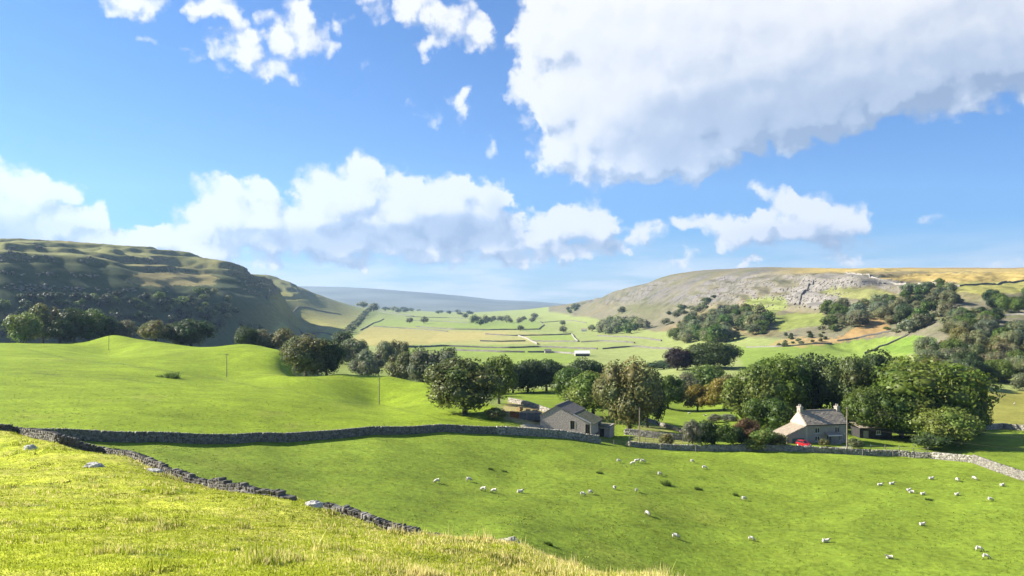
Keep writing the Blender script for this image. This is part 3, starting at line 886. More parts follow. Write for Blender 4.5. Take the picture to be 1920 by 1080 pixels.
def crown_mesh(name, seed, lobes, leaves, leaf, lo=0.03, lobe_r=(0.13, 0.21), airy=0.0, dome=1.0, stretch=1.0):
    """a crown one unit wide and one unit high: lobes of leaf clumps round a core, gaps at the rim"""
    rng = np.random.default_rng(seed)
    d = sph_dirs(lobes * 3, rng)
    d = d[d[:, 2] > -0.88][:lobes]
    k = rng.uniform(0.55, 1.0, len(d)) ** 0.5
    r = rng.uniform(*lobe_r, len(d))
    hz = (1 - lo) / 2
    ax = np.array([0.5, 0.5, hz])
    c = d * k[:, None] * (ax * np.array([1.12, 1.12, 1.0]) - r[:, None] * 0.75)
    c[:, 2] = c[:, 2] * dome + lo + hz
    c = np.vstack([c, [[0, 0, lo + hz]], [[0, 0, lo + hz * 1.4]]]); r = np.append(r, [0.27, 0.22])
    tone = rng.uniform(0.78, 1.22, len(c))
    warm = rng.uniform(-0.12, 0.16, len(c))
    # cores
    V, Fq, T = [], [], []
    na, nb = (6, 10) if leaves > 500 else (4, 6)
    th = np.linspace(0, np.pi, na + 1); ph = np.linspace(0, 2 * np.pi, nb + 1)[:-1]
    S = np.array([[math.sin(t) * math.cos(p), math.sin(t) * math.sin(p), math.cos(t)] for t in th for p in ph])
    off = 0
    for i in range(len(c)):
        jig = 0.66 * r[i] * (1 + rng.uniform(-0.16, 0.1, len(S)))[:, None]
        V.append(c[i] + S * jig)
        T.append(np.tile([tone[i] * 0.9 * (1 + warm[i]), tone[i] * 0.9, tone[i] * 0.9], (len(S), 1)))
        for a in range(na):
            for b in range(nb):
                Fq.append((off + a * nb + b, off + a * nb + (b + 1) % nb, off + (a + 1) * nb + (b + 1) % nb, off + (a + 1) * nb + b))
        off += len(S)
    if airy > 0.5:
        V, Fq, T, off = [], [], [], 0
    # leaf clumps
    w = r ** 2; w = w / w.sum()
    li = rng.choice(len(c), leaves, p=w)
    dd = sph_dirs(leaves, rng)
    dd[:, 2] += 0.12
    dd /= np.linalg.norm(dd, axis=1, keepdims=True)
    rad = r[li] * (rng.uniform(0.66, 1.0, leaves) ** 0.5 * 1.2)
    p = c[li] + dd * rad[:, None]
    keep = np.ones(leaves, bool)
    for i in range(len(c)):      # nothing deep inside another lobe
        keep &= ~((np.linalg.norm(p - c[i], axis=1) < 0.74 * r[i]) & (li != i))
    p, dd, li = p[keep], dd[keep], li[keep]
    n = len(p)
    nrm = dd + rng.normal(0, 0.45, (n, 3)); nrm /= np.linalg.norm(nrm, axis=1, keepdims=True)
    t = np.cross(nrm, rng.normal(0, 1, (n, 3))); t /= np.linalg.norm(t, axis=1, keepdims=True)
    b = np.cross(nrm, t)
    s = leaf * rng.uniform(0.6, 1.35, n)[:, None]
    q = np.stack([p + t * s, p + b * s * 0.62 + nrm * s * 0.18, p - t * s, p - b * s * 0.62 + nrm * s * 0.18], 1).reshape(-1, 3)
    f = (np.arange(4 * n).reshape(-1, 4) + off)
    lt = tone[li] * rng.uniform(0.72, 1.30, n)
    lc = np.stack([lt * (1 + warm[li]), lt, lt * 0.95], 1)
    Vall = np.vstack(V + [q]) if V else q
    Fall = np.vstack([np.array(Fq), f]) if Fq else f
    Call = np.vstack(T + [np.repeat(lc, 4, 0)]) if T else np.repeat(lc, 4, 0)
    Vall[:, :2] *= stretch
    return mesh_np(name, Vall, Fall, MATS['foliage'], col=Call, link=False)

def trunk_mesh(name, seed, lo=0.2):
    rg = random.Random(seed); m = MB()
    h = 0.66
    pts = [(rg.uniform(-.012, .012) * i, rg.uniform(-.012, .012) * i, h * i / 5 - (0.03 if i == 0 else 0)) for i in range(6)]
    m.tube(pts, [0.042, 0.030, 0.026, 0.022, 0.016, 0.007], 8)
    for i in range(6):
        a = i * 1.05 + rg.uniform(-.3, .3); z0 = rg.uniform(lo * 0.9, 0.45)
        L_ = rg.uniform(0.2, 0.34)
        m.tube([(0, 0, z0), (math.cos(a) * L_ * .5, math.sin(a) * L_ * .5, z0 + L_ * .35), (math.cos(a) * L_, math.sin(a) * L_, z0 + L_ * .85)], [0.016, 0.011, 0.004], 6)
    me = bpy.data.meshes.new(name); me.from_pydata(m.v, [], m.f); me.materials.append(MATS['bark'])
    me.polygons.foreach_set('use_smooth', [True] * len(me.polygons))
    return me

CROWNS = {
    'broad': [crown_mesh('crown', 21 + i, 34, 9000, 0.021) for i in range(4)],            # sycamores
    'round': [crown_mesh('crown', 41 + i, 22, 5200, 0.026, lobe_r=(0.15, 0.24)) for i in range(4)],
    'loose': [crown_mesh('crown', 61 + i, 30, 5200, 0.024, lobe_r=(0.11, 0.18), lo=0.03) for i in range(3)],   # ash, willow
    'bush': [crown_mesh('crown', 81 + i, 16, 2200, 0.038, lo=0.0, lobe_r=(0.16, 0.26)) for i in range(3)],
    'tiny': [crown_mesh('crown', 131 + i, 9, 330, 0.085, lo=0.0, lobe_r=(0.19, 0.28)) for i in range(4)],
    'small': [crown_mesh('crown', 91 + i, 12, 900, 0.055, lo=0.03, lobe_r=(0.17, 0.27)) for i in range(5)],
}
def tuft_mesh(name, seed, n=420):
    rng = np.random.default_rng(seed)
    cc = rng.uniform(-.36, .36, (7, 2)); ch = rng.uniform(.45, 1.0, 7); ci = rng.integers(0, 7, n)
    a, r = rng.uniform(0, 2 * np.pi, n), 0.17 * rng.random(n) ** 0.6
    b = np.stack([r * np.cos(a) + cc[ci, 0], r * np.sin(a) + cc[ci, 1], np.full(n, -.1)], 1)
    h = rng.uniform(.5, 1.0, n) * ch[ci]
    tip = b + np.stack([np.cos(a) * r * .6 + rng.normal(0, .04, n), np.sin(a) * r * .6 + rng.normal(0, .04, n), h + .1], 1)
    t = rng.uniform(0, 6.28, n); w = .018
    V = np.stack([b + np.stack([np.cos(t) * w, np.sin(t) * w, 0 * t], 1), b - np.stack([np.cos(t) * w, np.sin(t) * w, 0 * t], 1), tip], 1).reshape(-1, 3)
    c = np.repeat(rng.uniform(.7, 1.3, n), 3)
    return mesh_np(name, V, np.arange(3 * n).reshape(-1, 3), MATS['foliage'], col=c, link=False)
CROWNS['tuft'] = [tuft_mesh('blades', 7 + i) for i in range(3)]
TRUNKS = [trunk_mesh('trunk', s) for s in (1, 2, 3)]
TINT = {
    'dark': (0.056, 0.090, 0.026), 'green': (0.100, 0.155, 0.026), 'light': (0.170, 0.225, 0.045), 'bright': (0.130, 0.190, 0.028), 'olive': (0.165, 0.172, 0.060),
    'grey': (0.185, 0.200, 0.110), 'rust': (0.100, 0.130, 0.038), 'tan': (0.165, 0.176, 0.066), 'yellow': (0.24, 0.21, 0.035), 'copper': (0.042, 0.026, 0.026),
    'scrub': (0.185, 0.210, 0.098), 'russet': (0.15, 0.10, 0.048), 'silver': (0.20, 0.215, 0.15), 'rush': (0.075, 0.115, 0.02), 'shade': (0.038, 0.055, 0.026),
}
tree_n = [0]
def plant(name, base, width, height, kind, tint, label=None, cat='tree', group=None, jitter=0.12, trunk=True):
    tree_n[0] += 1
    i = tree_n[0]
    rg = random.Random(i * 7 + 3)
    r = empty(name, base, rg.uniform(0, 6.28), label, cat, group)
    r.scale = (width, width, height)
    c = link_mesh('blades' if kind == 'tuft' else 'crown', CROWNS[kind][i % len(CROWNS[kind])], r)
    t = TINT[tint]; f = 1 + rg.uniform(-jitter, jitter); g = rg.uniform(-jitter, jitter) * 0.6
    c.color = (t[0] * f * (1 + g), t[1] * f, t[2] * f * (1 - g), 1)
    if trunk:
        link_mesh('trunk', TRUNKS[i % 3], r)
    return r

# column, distance, row of the top, width in pixels, kind, tint, label
TREES = """
44|432|586|50|round|light|pale green round tree at the edge of the left pasture
80|452|570|52|loose|olive|tall olive tree behind the pale green round tree at the left edge
112|446|596|46|broad|dark|dark lobed tree between the olive tree and the tallest dark tree at left
140|458|576|58|broad|dark|tallest of the dark trees behind the left pasture hummock
168|462|580|58|round|green|green tree with a sunlit top just behind the dark trees at left
192|468|594|60|round|dark|dark bushy tree behind the hummock with the utility pole
236|470|599|42|loose|grey|pale grey green tree right of the dark trees behind the hummock
292|430|601|48|loose|olive|narrow olive tree standing alone behind the left pasture
358|440|599|76|broad|dark|broad dark domed tree standing alone behind the left pasture
462|405|612|36|broad|dark|small dark tree at the left end of the row under the shadowed fell
492|410|618|40|loose|grey|grey green tree in the row beside the small dark tree
534|412|617|58|loose|olive|wide olive tree at the right end of the row under the fell
573|283|628|76|broad|olive|big sunlit tree on the bank at the corner of the left pasture
612|288|634|58|broad|dark|dark tree leaning on the big sunlit tree at the pasture corner
642|520|622|40|round|dark|dark tree at the foot of the hedged lane up the fell
662|500|634|46|round|scrub|scrubby tree below the hedged lane, left of the grey willow
690|400|656|58|loose|grey|round grey willow standing alone above the left pasture crest
722|470|640|34|round|scrub|small bush like tree behind the grey willow
748|490|637|34|loose|olive|small olive tree at the edge of the rusty valley ground
758|318|660|58|loose|olive|bushy olive tree just behind the pasture crest, beside the tall grey green tree
788|345|651|38|round|dark|dark tree hidden between the two grey green trees on the pasture crest
812|300|653|72|loose|grey|tall grey green tree on the pasture crest left of the big dark sycamore
840|310|652|36|round|dark|dark crown just left of and behind the big dark sycamore
872|198|668|124|broad|rust|big dark sycamore with rusty lit leaves beside the long stone wall
936|226|664|62|loose|green|green tree behind the big dark sycamore
962|305|682|48|round|dark|left end of the dark wood behind the barn
990|310|676|60|round|dark|second tree from the left in the dark wood behind the barn
1024|316|673|60|round|dark|tallest crown of the dark wood behind the barn
1052|320|682|46|round|dark|right end of the dark wood behind the barn
1098|296|671|62|broad|dark|dark domed tree above and behind the barn roof
1072|262|690|56|round|green|green tree left of the pale olive tree behind the barn
1112|226|698|92|loose|light|pale olive leafy tree close behind the barn
1180|203|672|100|broad|tan|tall tan leaved tree between the barn and the utility pole
1214|212|690|58|broad|dark|dark shaded side tree right of the tan leaved tree
1252|288|704|62|loose|green|green tree with a dark side beyond the small sheep field
1288|318|700|50|loose|grey|grey green tree between the yellow tree and the green tree
1326|345|684|64|round|green|rounded green tree above the two yellow trees
1364|322|702|50|round|olive|olive tree behind the larger yellow tree
1308|284|722|50|loose|yellow|smaller yellow tree at the edge of the small sheep field
1358|280|708|66|loose|yellow|larger yellow green tree at the edge of the small sheep field
1270|478|651|48|broad|copper|purple dark copper tree on the valley side
1340|482|640|82|broad|dark|largest dark tree on the valley side beside the copper tree
1308|500|658|46|round|dark|dark crown joining the copper tree and its large dark neighbour
1245|560|676|60|bush|dark|low dark clump at the foot of the copper tree
1415|214|688|92|loose|light|pale green leafy tree at the left end of the wood behind the house
1466|228|664|104|broad|bright|tall green tree in the wood left of the house chimney
1530|234|660|108|broad|dark|tall dark tree right behind the house roof
1592|224|664|92|broad|rust|rust brown tree behind the right chimney of the house
1650|238|658|120|broad|dark|dark broad tree at the top of the wood behind the house
1738|210|670|176|broad|bright|largest green tree right of the house
1640|204|722|86|broad|green|green tree over the dark shed right of the house
1796|206|690|84|loose|light|yellowish green tree at the right end of the wood by the house
1772|192|764|98|round|light|small bright tree in front of the largest green tree
1818|216|770|60|broad|dark|dark tree at the right foot of the wood by the house
1692|204|728|110|broad|green|green tree between the dark shed and the small bright tree
1440|204|745|72|round|green|lower green tree left of the house
""".strip().split('\n')
for ln in TREES:
    u, d, top, w, kind, tint, label = ln.split('|')
    u, d, top, w = float(u), float(d), float(top), float(w)
    b = ud(u, d, -0.15)
    h = (HOR - top) / F * d - b.z
    plant('tree', b, w / F * d * 1.16, h, kind, tint, label, 'tree')

# garden shrubs and small bushes: column, row of the foot, width, height in pixels
BUSHES = """
1298|838|34|44|loose|silver|silvery leaved shrub in the garden left of the dark bushes
1326|836|44|42|bush|dark|dark evergreen bush beside the silvery garden shrub
1362|838|40|44|bush|green|pointed green bush in the middle of the garden
1400|832|46|42|loose|russet|russet brown garden bush left of the house
1382|834|30|30|bush|dark|dark low bush under the russet garden bush
1432|838|44|34|bush|light|leafy light green shrub in front of the lean-to
1455|838|40|24|bush|olive|low olive shrub at the corner of the lean-to
1418|842|44|16|bush|light|low flowering shrub on the garden wall left of the car
1604|842|26|20|bush|tan|dry tan bush just right of the roadside utility pole
1545|838|18|14|bush|tan|small straw coloured bush in front of the porch
1250|836|26|20|bush|tan|dry pinkish bush on the garden bank
940|742|26|22|bush|silver|pale silvery bush beside the big dark sycamore
930|786|40|20|bush|olive|low olive brambles at the end of the long stone wall
1062|790|20|16|bush|olive|rough olive bush against the back of the barn
1748|842|60|30|bush|dark|dark brambles under the trees right of the shed
1340|792|24|15|bush|silver|pale grey round bush in the small sheep field
1366|790|30|12|bush|silver|row of pale low bushes beside the round grey bush
316|708|40|9|bush|green|patch of rushes in the middle of the left pasture
1248|910|20|8|bush|dark|dark round clump of rushes among the grazing sheep
1125|888|14|5|bush|dark|dark rush clump above the pair of sheep
1309|918|14|5|bush|dark|flat rush clump right of the dark round clump
1380|930|12|5|bush|dark|rush clump left of the lone sheep in mid pasture
919|881|11|4|bush|green|tiny rush clump below the long wall
945|884|10|3|bush|green|flatter tiny rush clump below the long wall
1029|1022|16|7|bush|green|rush clump near the mossy boulder
437|1033|24|9|bush|dark|dark green tussock in the near meadow
1742|938|14|4|bush|dark|flat dark tussock among the sheep at right
""".strip().split('\n')
for ln in BUSHES:
    u, v, w, h, kind, tint, label = ln.split('|')
    b = at(float(u), float(v))
    k = b.y / F
    cat = 'rushes' if 'rush' in label or 'tussock' in label else 'bush'
    b.z -= 0.04
    if cat == 'rushes': kind, tint, h = 'tuft', 'rush', float(h) * 1.25
    plant('rush_clump' if cat == 'rushes' else 'shrub', b, float(w) * k * 1.05, float(h) * k * 1.12, kind, tint, label, cat, trunk=(cat == 'bush' and kind == 'loose'))

def mass(items, name, label, cat):
    """a far wood that reads as one mass: all its crowns in one mesh"""
    Vs, Fs, Cs, off = [], [], [], 0
    base = items[0][0]
    src = []
    for me in CROWNS['tiny']:
        v = np.empty(len(me.vertices) * 3, np.float32); me.vertices.foreach_get('co', v)
        f = np.empty(len(me.loops), np.int32); me.loops.foreach_get('vertex_index', f)
        c = np.empty(len(me.vertices) * 4, np.float32); me.attributes['tone'].data.foreach_get('color', c)
        src.append((v.reshape(-1, 3), f.reshape(-1, 4), c.reshape(-1, 4)[:, :3]))
    rg = random.Random(len(items))
    for i, (b, w, h, t) in enumerate(items):
        v, f, c = src[i % len(src)]
        a = rg.uniform(0, 6.28); R = np.array([[math.cos(a), -math.sin(a), 0], [math.sin(a), math.cos(a), 0], [0, 0, 1]])
        Vs.append((v @ R.T) * np.array([w, w, h]) + np.array(b - base)); Fs.append(f + off); off += len(v)
        Cs.append(c * np.array(TINT[t]) * rg.uniform(.8, 1.2))
    o = mesh_np(name, np.vstack(Vs), np.vstack(Fs), MATS['foliage'], col=np.vstack(Cs))
    o.location = base
    return setp(o, kind='stuff', label=label, category=cat)

TONE_WORD = {'scrub': 'dull green', 'grey': 'grey green', 'green': 'fresh green', 'dark': 'dark green', 'olive': 'olive green'}
def scatter(poly, n, dmin, wide, tall, kinds, tints, label, group, seed, name='tree', as_mass=False):
    """trees of a wood, one by one: an outline in picture points, thinned so that crowns keep apart"""
    rg = random.Random(seed); P = np.array(poly, float); got = []
    x0, y0, x1, y1 = P[:, 0].min(), P[:, 1].min(), P[:, 0].max(), P[:, 1].max()
    tries = 0; items = []
    while len(got) < n and tries < n * 60:
        tries += 1
        u, v = rg.uniform(x0, x1), rg.uniform(y0, y1)
        if not inside(poly, np.array([u]), np.array([v]))[0]: continue
        b = at(u, v, dmin)
        w = rg.uniform(*wide)
        if any((b - q).length < (w + qw) * 0.26 for q, qw in got): continue
        got.append((b, w))
        b = b.copy(); b.z -= 0.2
        if as_mass:
            items.append((b, w, w * rg.uniform(*tall), rg.choice(tints)))
        else:
            tt = rg.choice(tints)
            fx, fy = (u - x0) / (x1 - x0), (v - y0) / (y1 - y0)
            place = (('upper', 'middle', 'lower')[min(2, int(fy * 3))] + ' ' + ('left', 'centre', 'right')[min(2, int(fx * 3))]).replace('middle centre', 'very middle')
            what = 'tree' if name == 'tree' else 'bush'
            lab = TONE_WORD[tt] + ' ' + what + ' in the ' + place + ' of ' + label
            mid = (wide[0] + wide[1]) / 2; span = wide[1] - wide[0]
            if len(lab.split()) < 16:
                lab = ('large ' if w > mid + span * .2 else 'small ' if w < mid - span * .2 else '') + lab
            plant(name, b, w, w * rg.uniform(*tall), rg.choice(kinds), tt, lab, what, group, 0.22)
    if as_mass:
        mass(items, name, label, 'wood')

scatter([(1262, 640), (1275, 612), (1330, 596), (1385, 582), (1440, 588), (1448, 606), (1420, 632), (1370, 646), (1300, 650)], 60, 700, (13, 21), (0.7, 0.95), ['loose', 'small', 'round'], ['scrub', 'grey', 'scrub', 'green'],
        'the scrub wood below the grey fell', 'scrub wood below the grey fell', 1)
scatter([(1545, 618), (1545, 585), (1590, 575), (1640, 575), (1690, 565), (1700, 596), (1640, 604), (1590, 622)], 34, 600, (11, 17), (0.7, 0.95), ['loose', 'small', 'round'], ['scrub', 'grey', 'green'],
        'the tree strip above the bracken', 'trees above the bracken slope', 2)
scatter([(1660, 600), (1680, 560), (1720, 545), (1790, 548), (1800, 580), (1780, 615), (1700, 630), (1668, 625)], 30, 500, (10, 16), (0.7, 1.0), ['loose', 'round', 'small'], ['scrub', 'green', 'dark', 'grey'],
        'the hanging wood right of the bracken', 'hanging wood right of the bracken', 3)
scatter([(1745, 735), (1735, 690), (1720, 660), (1770, 630), (1830, 618), (1935, 625), (1990, 640), (1990, 742), (1850, 728)], 64, 330, (9, 15), (0.75, 1.05), ['loose', 'round', 'loose', 'broad'], ['scrub', 'olive', 'grey', 'green', 'scrub', 'dark'],
        'the mixed wood at the right edge', 'mixed wood at the right edge', 4)
scatter([(1785, 628), (1790, 600), (1850, 596), (1880, 612), (1830, 628)], 16, 420, (9, 13), (0.75, 1.0), ['loose', 'round'], ['green', 'scrub', 'dark'],
        'the ledge above the mixed wood', 'trees on the ledge above the mixed wood', 5)
scatter([(1845, 592), (1850, 566), (1900, 552), (1990, 550), (1990, 590), (1900, 594)], 14, 520, (9, 14), (0.8, 1.1), ['broad', 'round'], ['dark', 'green'],
        'the high clump at the right edge', 'high clump at the right edge', 6)
scatter([(1690, 545), (1760, 533), (1800, 552), (1740, 562), (1690, 560)], 12, 700, (8, 12), (0.6, 0.9), ['small', 'loose'], ['scrub', 'green'],
        'the scrub under the moor wall', 'scrub under the moor edge', 7, 'scrub_bush')
scatter([(1120, 628), (1122, 614), (1150, 605), (1205, 606), (1216, 622), (1180, 628)], 40, 900, (16, 24), (0.7, 0.9), ['round', 'small'], ['scrub', 'green', 'grey'],
        'long plantation at the foot of the grey fell', 'plantation at the foot of the fell', 8, 'plantation', True)
scatter([(880, 606), (940, 600), (1012, 596), (1016, 606), (950, 610), (880, 612)], 18, 1300, (18, 26), (0.7, 1.0), ['small'], ['scrub', 'green', 'grey'],
        'distant line of trees across the valley floor', 'tree line across the valley floor', 9, 'valley_tree_line', True)
scatter([(1056, 588), (1075, 574), (1086, 572), (1086, 584), (1070, 590)], 8, 1800, (18, 26), (0.6, 0.9), ['small'], ['scrub', 'green'],
        'small far copse at the low end of the grey fell', 'far copse at the end of the fell', 10, 'far_copse', True)
scatter([(1225, 600), (1300, 568), (1345, 558), (1330, 586), (1280, 606), (1240, 612)], 24, 900, (9, 16), (0.5, 0.8), ['small'], ['scrub', 'scrub', 'dark'],
        'dark scrub on the broken face of the grey limestone fell', 'scrub on the broken face of the fell', 11, 'fell_scrub', True)
scatter([(1440, 640), (1500, 618), (1560, 626), (1545, 640), (1460, 652)], 18, 560, (3, 6), (0.6, 0.9), ['small', 'bush'], ['scrub', 'olive', 'dark'],
        'the thorns on the bracken bank', 'thorn bushes on the bracken bank', 12, 'scrub_bush')
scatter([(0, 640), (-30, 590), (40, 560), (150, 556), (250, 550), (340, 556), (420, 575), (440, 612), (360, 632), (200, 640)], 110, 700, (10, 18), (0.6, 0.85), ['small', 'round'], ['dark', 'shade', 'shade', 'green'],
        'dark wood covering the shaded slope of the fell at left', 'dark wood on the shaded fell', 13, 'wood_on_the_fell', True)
scatter([(340, 574), (352, 546), (400, 544), (430, 556), (470, 600), (520, 622), (470, 622), (410, 598)], 26, 900, (9, 15), (0.55, 0.8), ['small'], ['green', 'scrub', 'dark'],
        'scrub clinging to the crags at the end of the shaded fell', 'scrub on the crags of the shaded fell', 14, 'crag_scrub', True)
scatter([(640, 575), (690, 576), (760, 582), (860, 586), (900, 592), (700, 584)], 22, 3000, (28, 46), (0.4, 0.6), ['small'], ['dark', 'scrub'],
        'thin dark hedge line at the far end of the valley', 'far hedge line at the valley end', 15, 'far_hedge', True)
for poly, n, dmin, lab, sd_ in [
    ([(1262, 646), (1275, 606), (1330, 590), (1385, 576), (1440, 582), (1452, 606), (1424, 636), (1370, 650), (1300, 655)], 42, 700, 'low undergrowth of the scrub wood below the grey fell', 31),
    ([(1540, 622), (1540, 582), (1590, 572), (1640, 572), (1700, 560), (1790, 546), (1805, 580), (1780, 618), (1700, 632), (1668, 622), (1640, 606), (1590, 626)], 45, 500, 'low undergrowth of the hanging wood on the right slope', 32),
    ([(1740, 738), (1730, 690), (1716, 656), (1770, 626), (1800, 596), (1880, 600), (1990, 630), (1990, 745), (1850, 734)], 60, 330, 'low undergrowth of the mixed wood at the right edge', 33)]:
    scatter(poly, n, dmin, (5, 9) if dmin < 400 else (7, 12), (0.4, 0.6), None, ['scrub', 'olive', 'green', 'scrub', 'grey'], lab, None, sd_, 'undergrowth', True)
# trees along the lane that climbs the fell
lane = []
for k in range(30):
    f = k / 29
    u = 642 + (690 - 642) * f ** 0.8 + (5 if k % 2 else -4) * (1 - 0.6 * f); v = 632 - 48 * f
    w = 13 + 10 * f
    lane.append((at(u, v, 1000), w, w * 0.5, 'dark' if k % 3 else 'scrub'))
mass(lane, 'lane_hedge', 'double row of dark trees lining the lane up the sunny fell slope', 'hedge')
# lone trees far down the valley
for u, v, w, lab in [(795, 607, 24, 'lone tree on the green ground left of the valley tree line'), (768, 606, 20, 'smaller lone tree beside the one on the green valley ground'), (872, 597, 26, 'lone far tree above the valley tree line'), (976, 620, 15, 'small round tree between the walled valley fields'),
                     (1057, 623, 17, 'lone thorn tree at the corner of the walled valley fields'), (1110, 622, 17, 'bush beside the small white barn under the plantation'), (1166, 588, 22, 'pair of thorns on the far fell slope'), (1055, 610, 16, 'lone bush at the lane below the far copse'),
                     (700, 584, 42, 'clump at the top end of the hedged lane')]:
    b = at(u, v, 700)
    plant('tree', b, w, w * 0.8, 'small', 'scrub', lab, 'tree')
# ------------------------------------------------------------------ dry stone walls
mat_basic('field_wall', (0.16, 0.155, 0.14), (0.30, 0.285, 0.26), 0.8, bump=0.1, attr='tone')

def stone_meshes(n=8, seed=5):
    out = []
    for k in range(n):
        rg = random.Random(seed + k)
        bm = bmesh.new()
        bmesh.ops.create_cube(bm, size=1.0)
        for v in bm.verts:
            v.co += Vector((rg.uniform(-.13, .13), rg.uniform(-.10, .10), rg.uniform(-.15, .15)))
        bmesh.ops.bevel(bm, geom=bm.edges[:], offset=0.09, segments=1, affect='EDGES')
        bmesh.ops.triangulate(bm, faces=[f for f in bm.faces if len(f.verts) > 4])
        me = bpy.data.meshes.new('stone'); bm.to_mesh(me); bm.free()
        me.materials.append(MATS['wall_stone'])
        a = me.attributes.new('tone', 'FLOAT_COLOR', 'POINT')
        t = rg.uniform(.36, .75)
        a.data.foreach_set('color', [t, t * .985, t * .96, 1.0] * len(me.vertices))
        out.append(me)
    return out
STONES = stone_meshes()
_CUBE = np.array([(-1, -1, -1), (1, -1, -1), (1, 1, -1), (-1, 1, -1), (-1, -1, 1), (1, -1, 1), (1, 1, 1), (-1, 1, 1)], float) * 0.5
_CF = np.array([(3, 2, 1, 0), (4, 5, 6, 7), (0, 1, 5, 4), (1, 2, 6, 5), (2, 3, 7, 6), (3, 0, 4, 7)])

def resample(pts, step):
    """points along a polyline at even steps, with directions, set on the ground"""
    P = [Vector((p[0], p[1], 0)) for p in pts]
    out = []
    for a, b in zip(P[:-1], P[1:]):
        n = max(1, int((b - a).length / step))
        for i in range(n):
            out.append(a.lerp(b, i / n))
    out.append(P[-1])
    # round the corners
    for _ in range(3):
        out = [out[0]] + [(out[i - 1] + out[i] * 2 + out[i + 1]) / 4 for i in range(1, len(out) - 1)] + [out[-1]]
    return out

def dry_wall(pts, h, th, course, length, label, seed, parts=0, sink=0.0, hfun=None, cope=True, tonef=1.0, name='dry_stone_wall', group=None):
    """a wall of laid stones: courses of blocks and a row of upright cope stones"""
    rg = random.Random(seed)
    path = resample(pts, 0.25)
    seg = [0.0]
    for a, b in zip(path[:-1], path[1:]): seg.append(seg[-1] + (b - a).length)
    total = seg[-1]
    xs = np.array([p.x for p in path]); ys = np.array([p.y for p in path]); seg = np.array(seg)
    zs = z_at(xs, ys)
    zs = np.convolve(np.pad(zs, 6, mode='edge'), np.ones(13) / 13, 'valid')
    def pos(s): return float(np.interp(s, seg, xs)), float(np.interp(s, seg, ys)), float(np.interp(s, seg, zs))
    blocks = []     # centre, rz, tilt, size
    rows = max(2, int(h / course))
    for r in range(-1, rows):
        s = rg.uniform(-length, 0)
        while s < total:
            l = length * rg.uniform(0.6, 1.5)
            m = min(max(s + l / 2, 0), total)
            hh = h * (hfun(m / total) if hfun else 1.0)
            zc = (r + 0.5) * course
            if zc < hh:
                x, y, z = pos(m); x2, y2, z2 = pos(min(m + 0.4, total)); x1, y1, z1 = pos(max(m - 0.4, 0))
                rz = math.atan2(y2 - y1, x2 - x1); tl = math.atan2(z2 - z1, math.hypot(x2 - x1, y2 - y1))
                t = th * (1.12 - 0.3 * (zc / h)) * rg.uniform(0.88, 1.12)
                blocks.append((x, y, z + zc - sink, rz + rg.uniform(-.06, .06), tl + rg.uniform(-.08, .08), l * 1.02, t, course * rg.uniform(0.9, 1.25), 0))
            s += l
    if cope:
        s = 0.0
        while s < total:
            l = rg.uniform(0.09, 0.26) * (length / 0.36)
            x, y, z = pos(s); x2, y2, z2 = pos(min(s + 0.4, total)); x1, y1, z1 = pos(max(s - 0.4, 0))
            hh = h * (hfun(s / total) if hfun else 1.0)
            if hh > course * 0.6 and rg.random() > 0.04:
                blocks.append((x, y, z + min(rows, math.ceil(hh / course - 0.5)) * course + course * 0.4 - sink, math.atan2(y2 - y1, x2 - x1) + rg.uniform(-.1, .1), math.atan2(z2 - z1, math.hypot(x2 - x1, y2 - y1)) + rg.uniform(-.2, .35), l, th * rg.uniform(0.55, 0.95), course * rg.uniform(1.1, 1.9), 1))
            s += l
    x, y, z = pos(0)
    root = empty(name, (x, y, z), 0, label, 'wall', group)
    root['kind'] = 'thing'
    if parts:
        near_ = sorted(range(len(blocks)), key=lambda i: blocks[i][1] ** 2 + blocks[i][0] ** 2 - (0 if blocks[i][2] > z_at(blocks[i][0], blocks[i][1]) else -1e9))[:parts]
    else:
        near_ = []
    ns = set(near_)
    for i in near_:
        b = blocks[i]
        o = link_mesh('stone', STONES[rg.randrange(len(STONES))], root)
        o.matrix_parent_inverse = Matrix.Translation(-root.location)
        o.location = b[:3]; o.rotation_euler = (0, -b[4], b[3]); o.scale = b[5:8]
    V, T = [], []
    for i, b in enumerate(blocks):
        if i in ns: continue
        c = _CUBE * b[5:8] + np.array([[rg.uniform(-.035, .035) for _ in range(3)] for _ in range(8)]) * (course / 0.2)
        M = np.array(Matrix.Rotation(b[3], 3, 'Z') @ Matrix.Rotation(-b[4], 3, 'Y'))
        V.append(c @ M.T + np.array(b[:3]) - np.array(root.location))
        t = rg.uniform(.62, 1.2) * tonef
        T.append(np.tile([t, t * rg.uniform(.95, 1.0), t * rg.uniform(.88, .98)], (8, 1)))
    n = len(V)
    if not n: return root
    Fq = (_CF[None] + 8 * np.arange(n)[:, None, None]).reshape(-1, 4)
    o = mesh_np('stonework', np.vstack(V), Fq, MATS['wall_stone'], root, col=np.vstack(T))
    o['kind'] = 'stuff'
    return root

def P(*uv, dmin=4.0):
    return [at(u, v, dmin) for u, v in uv]

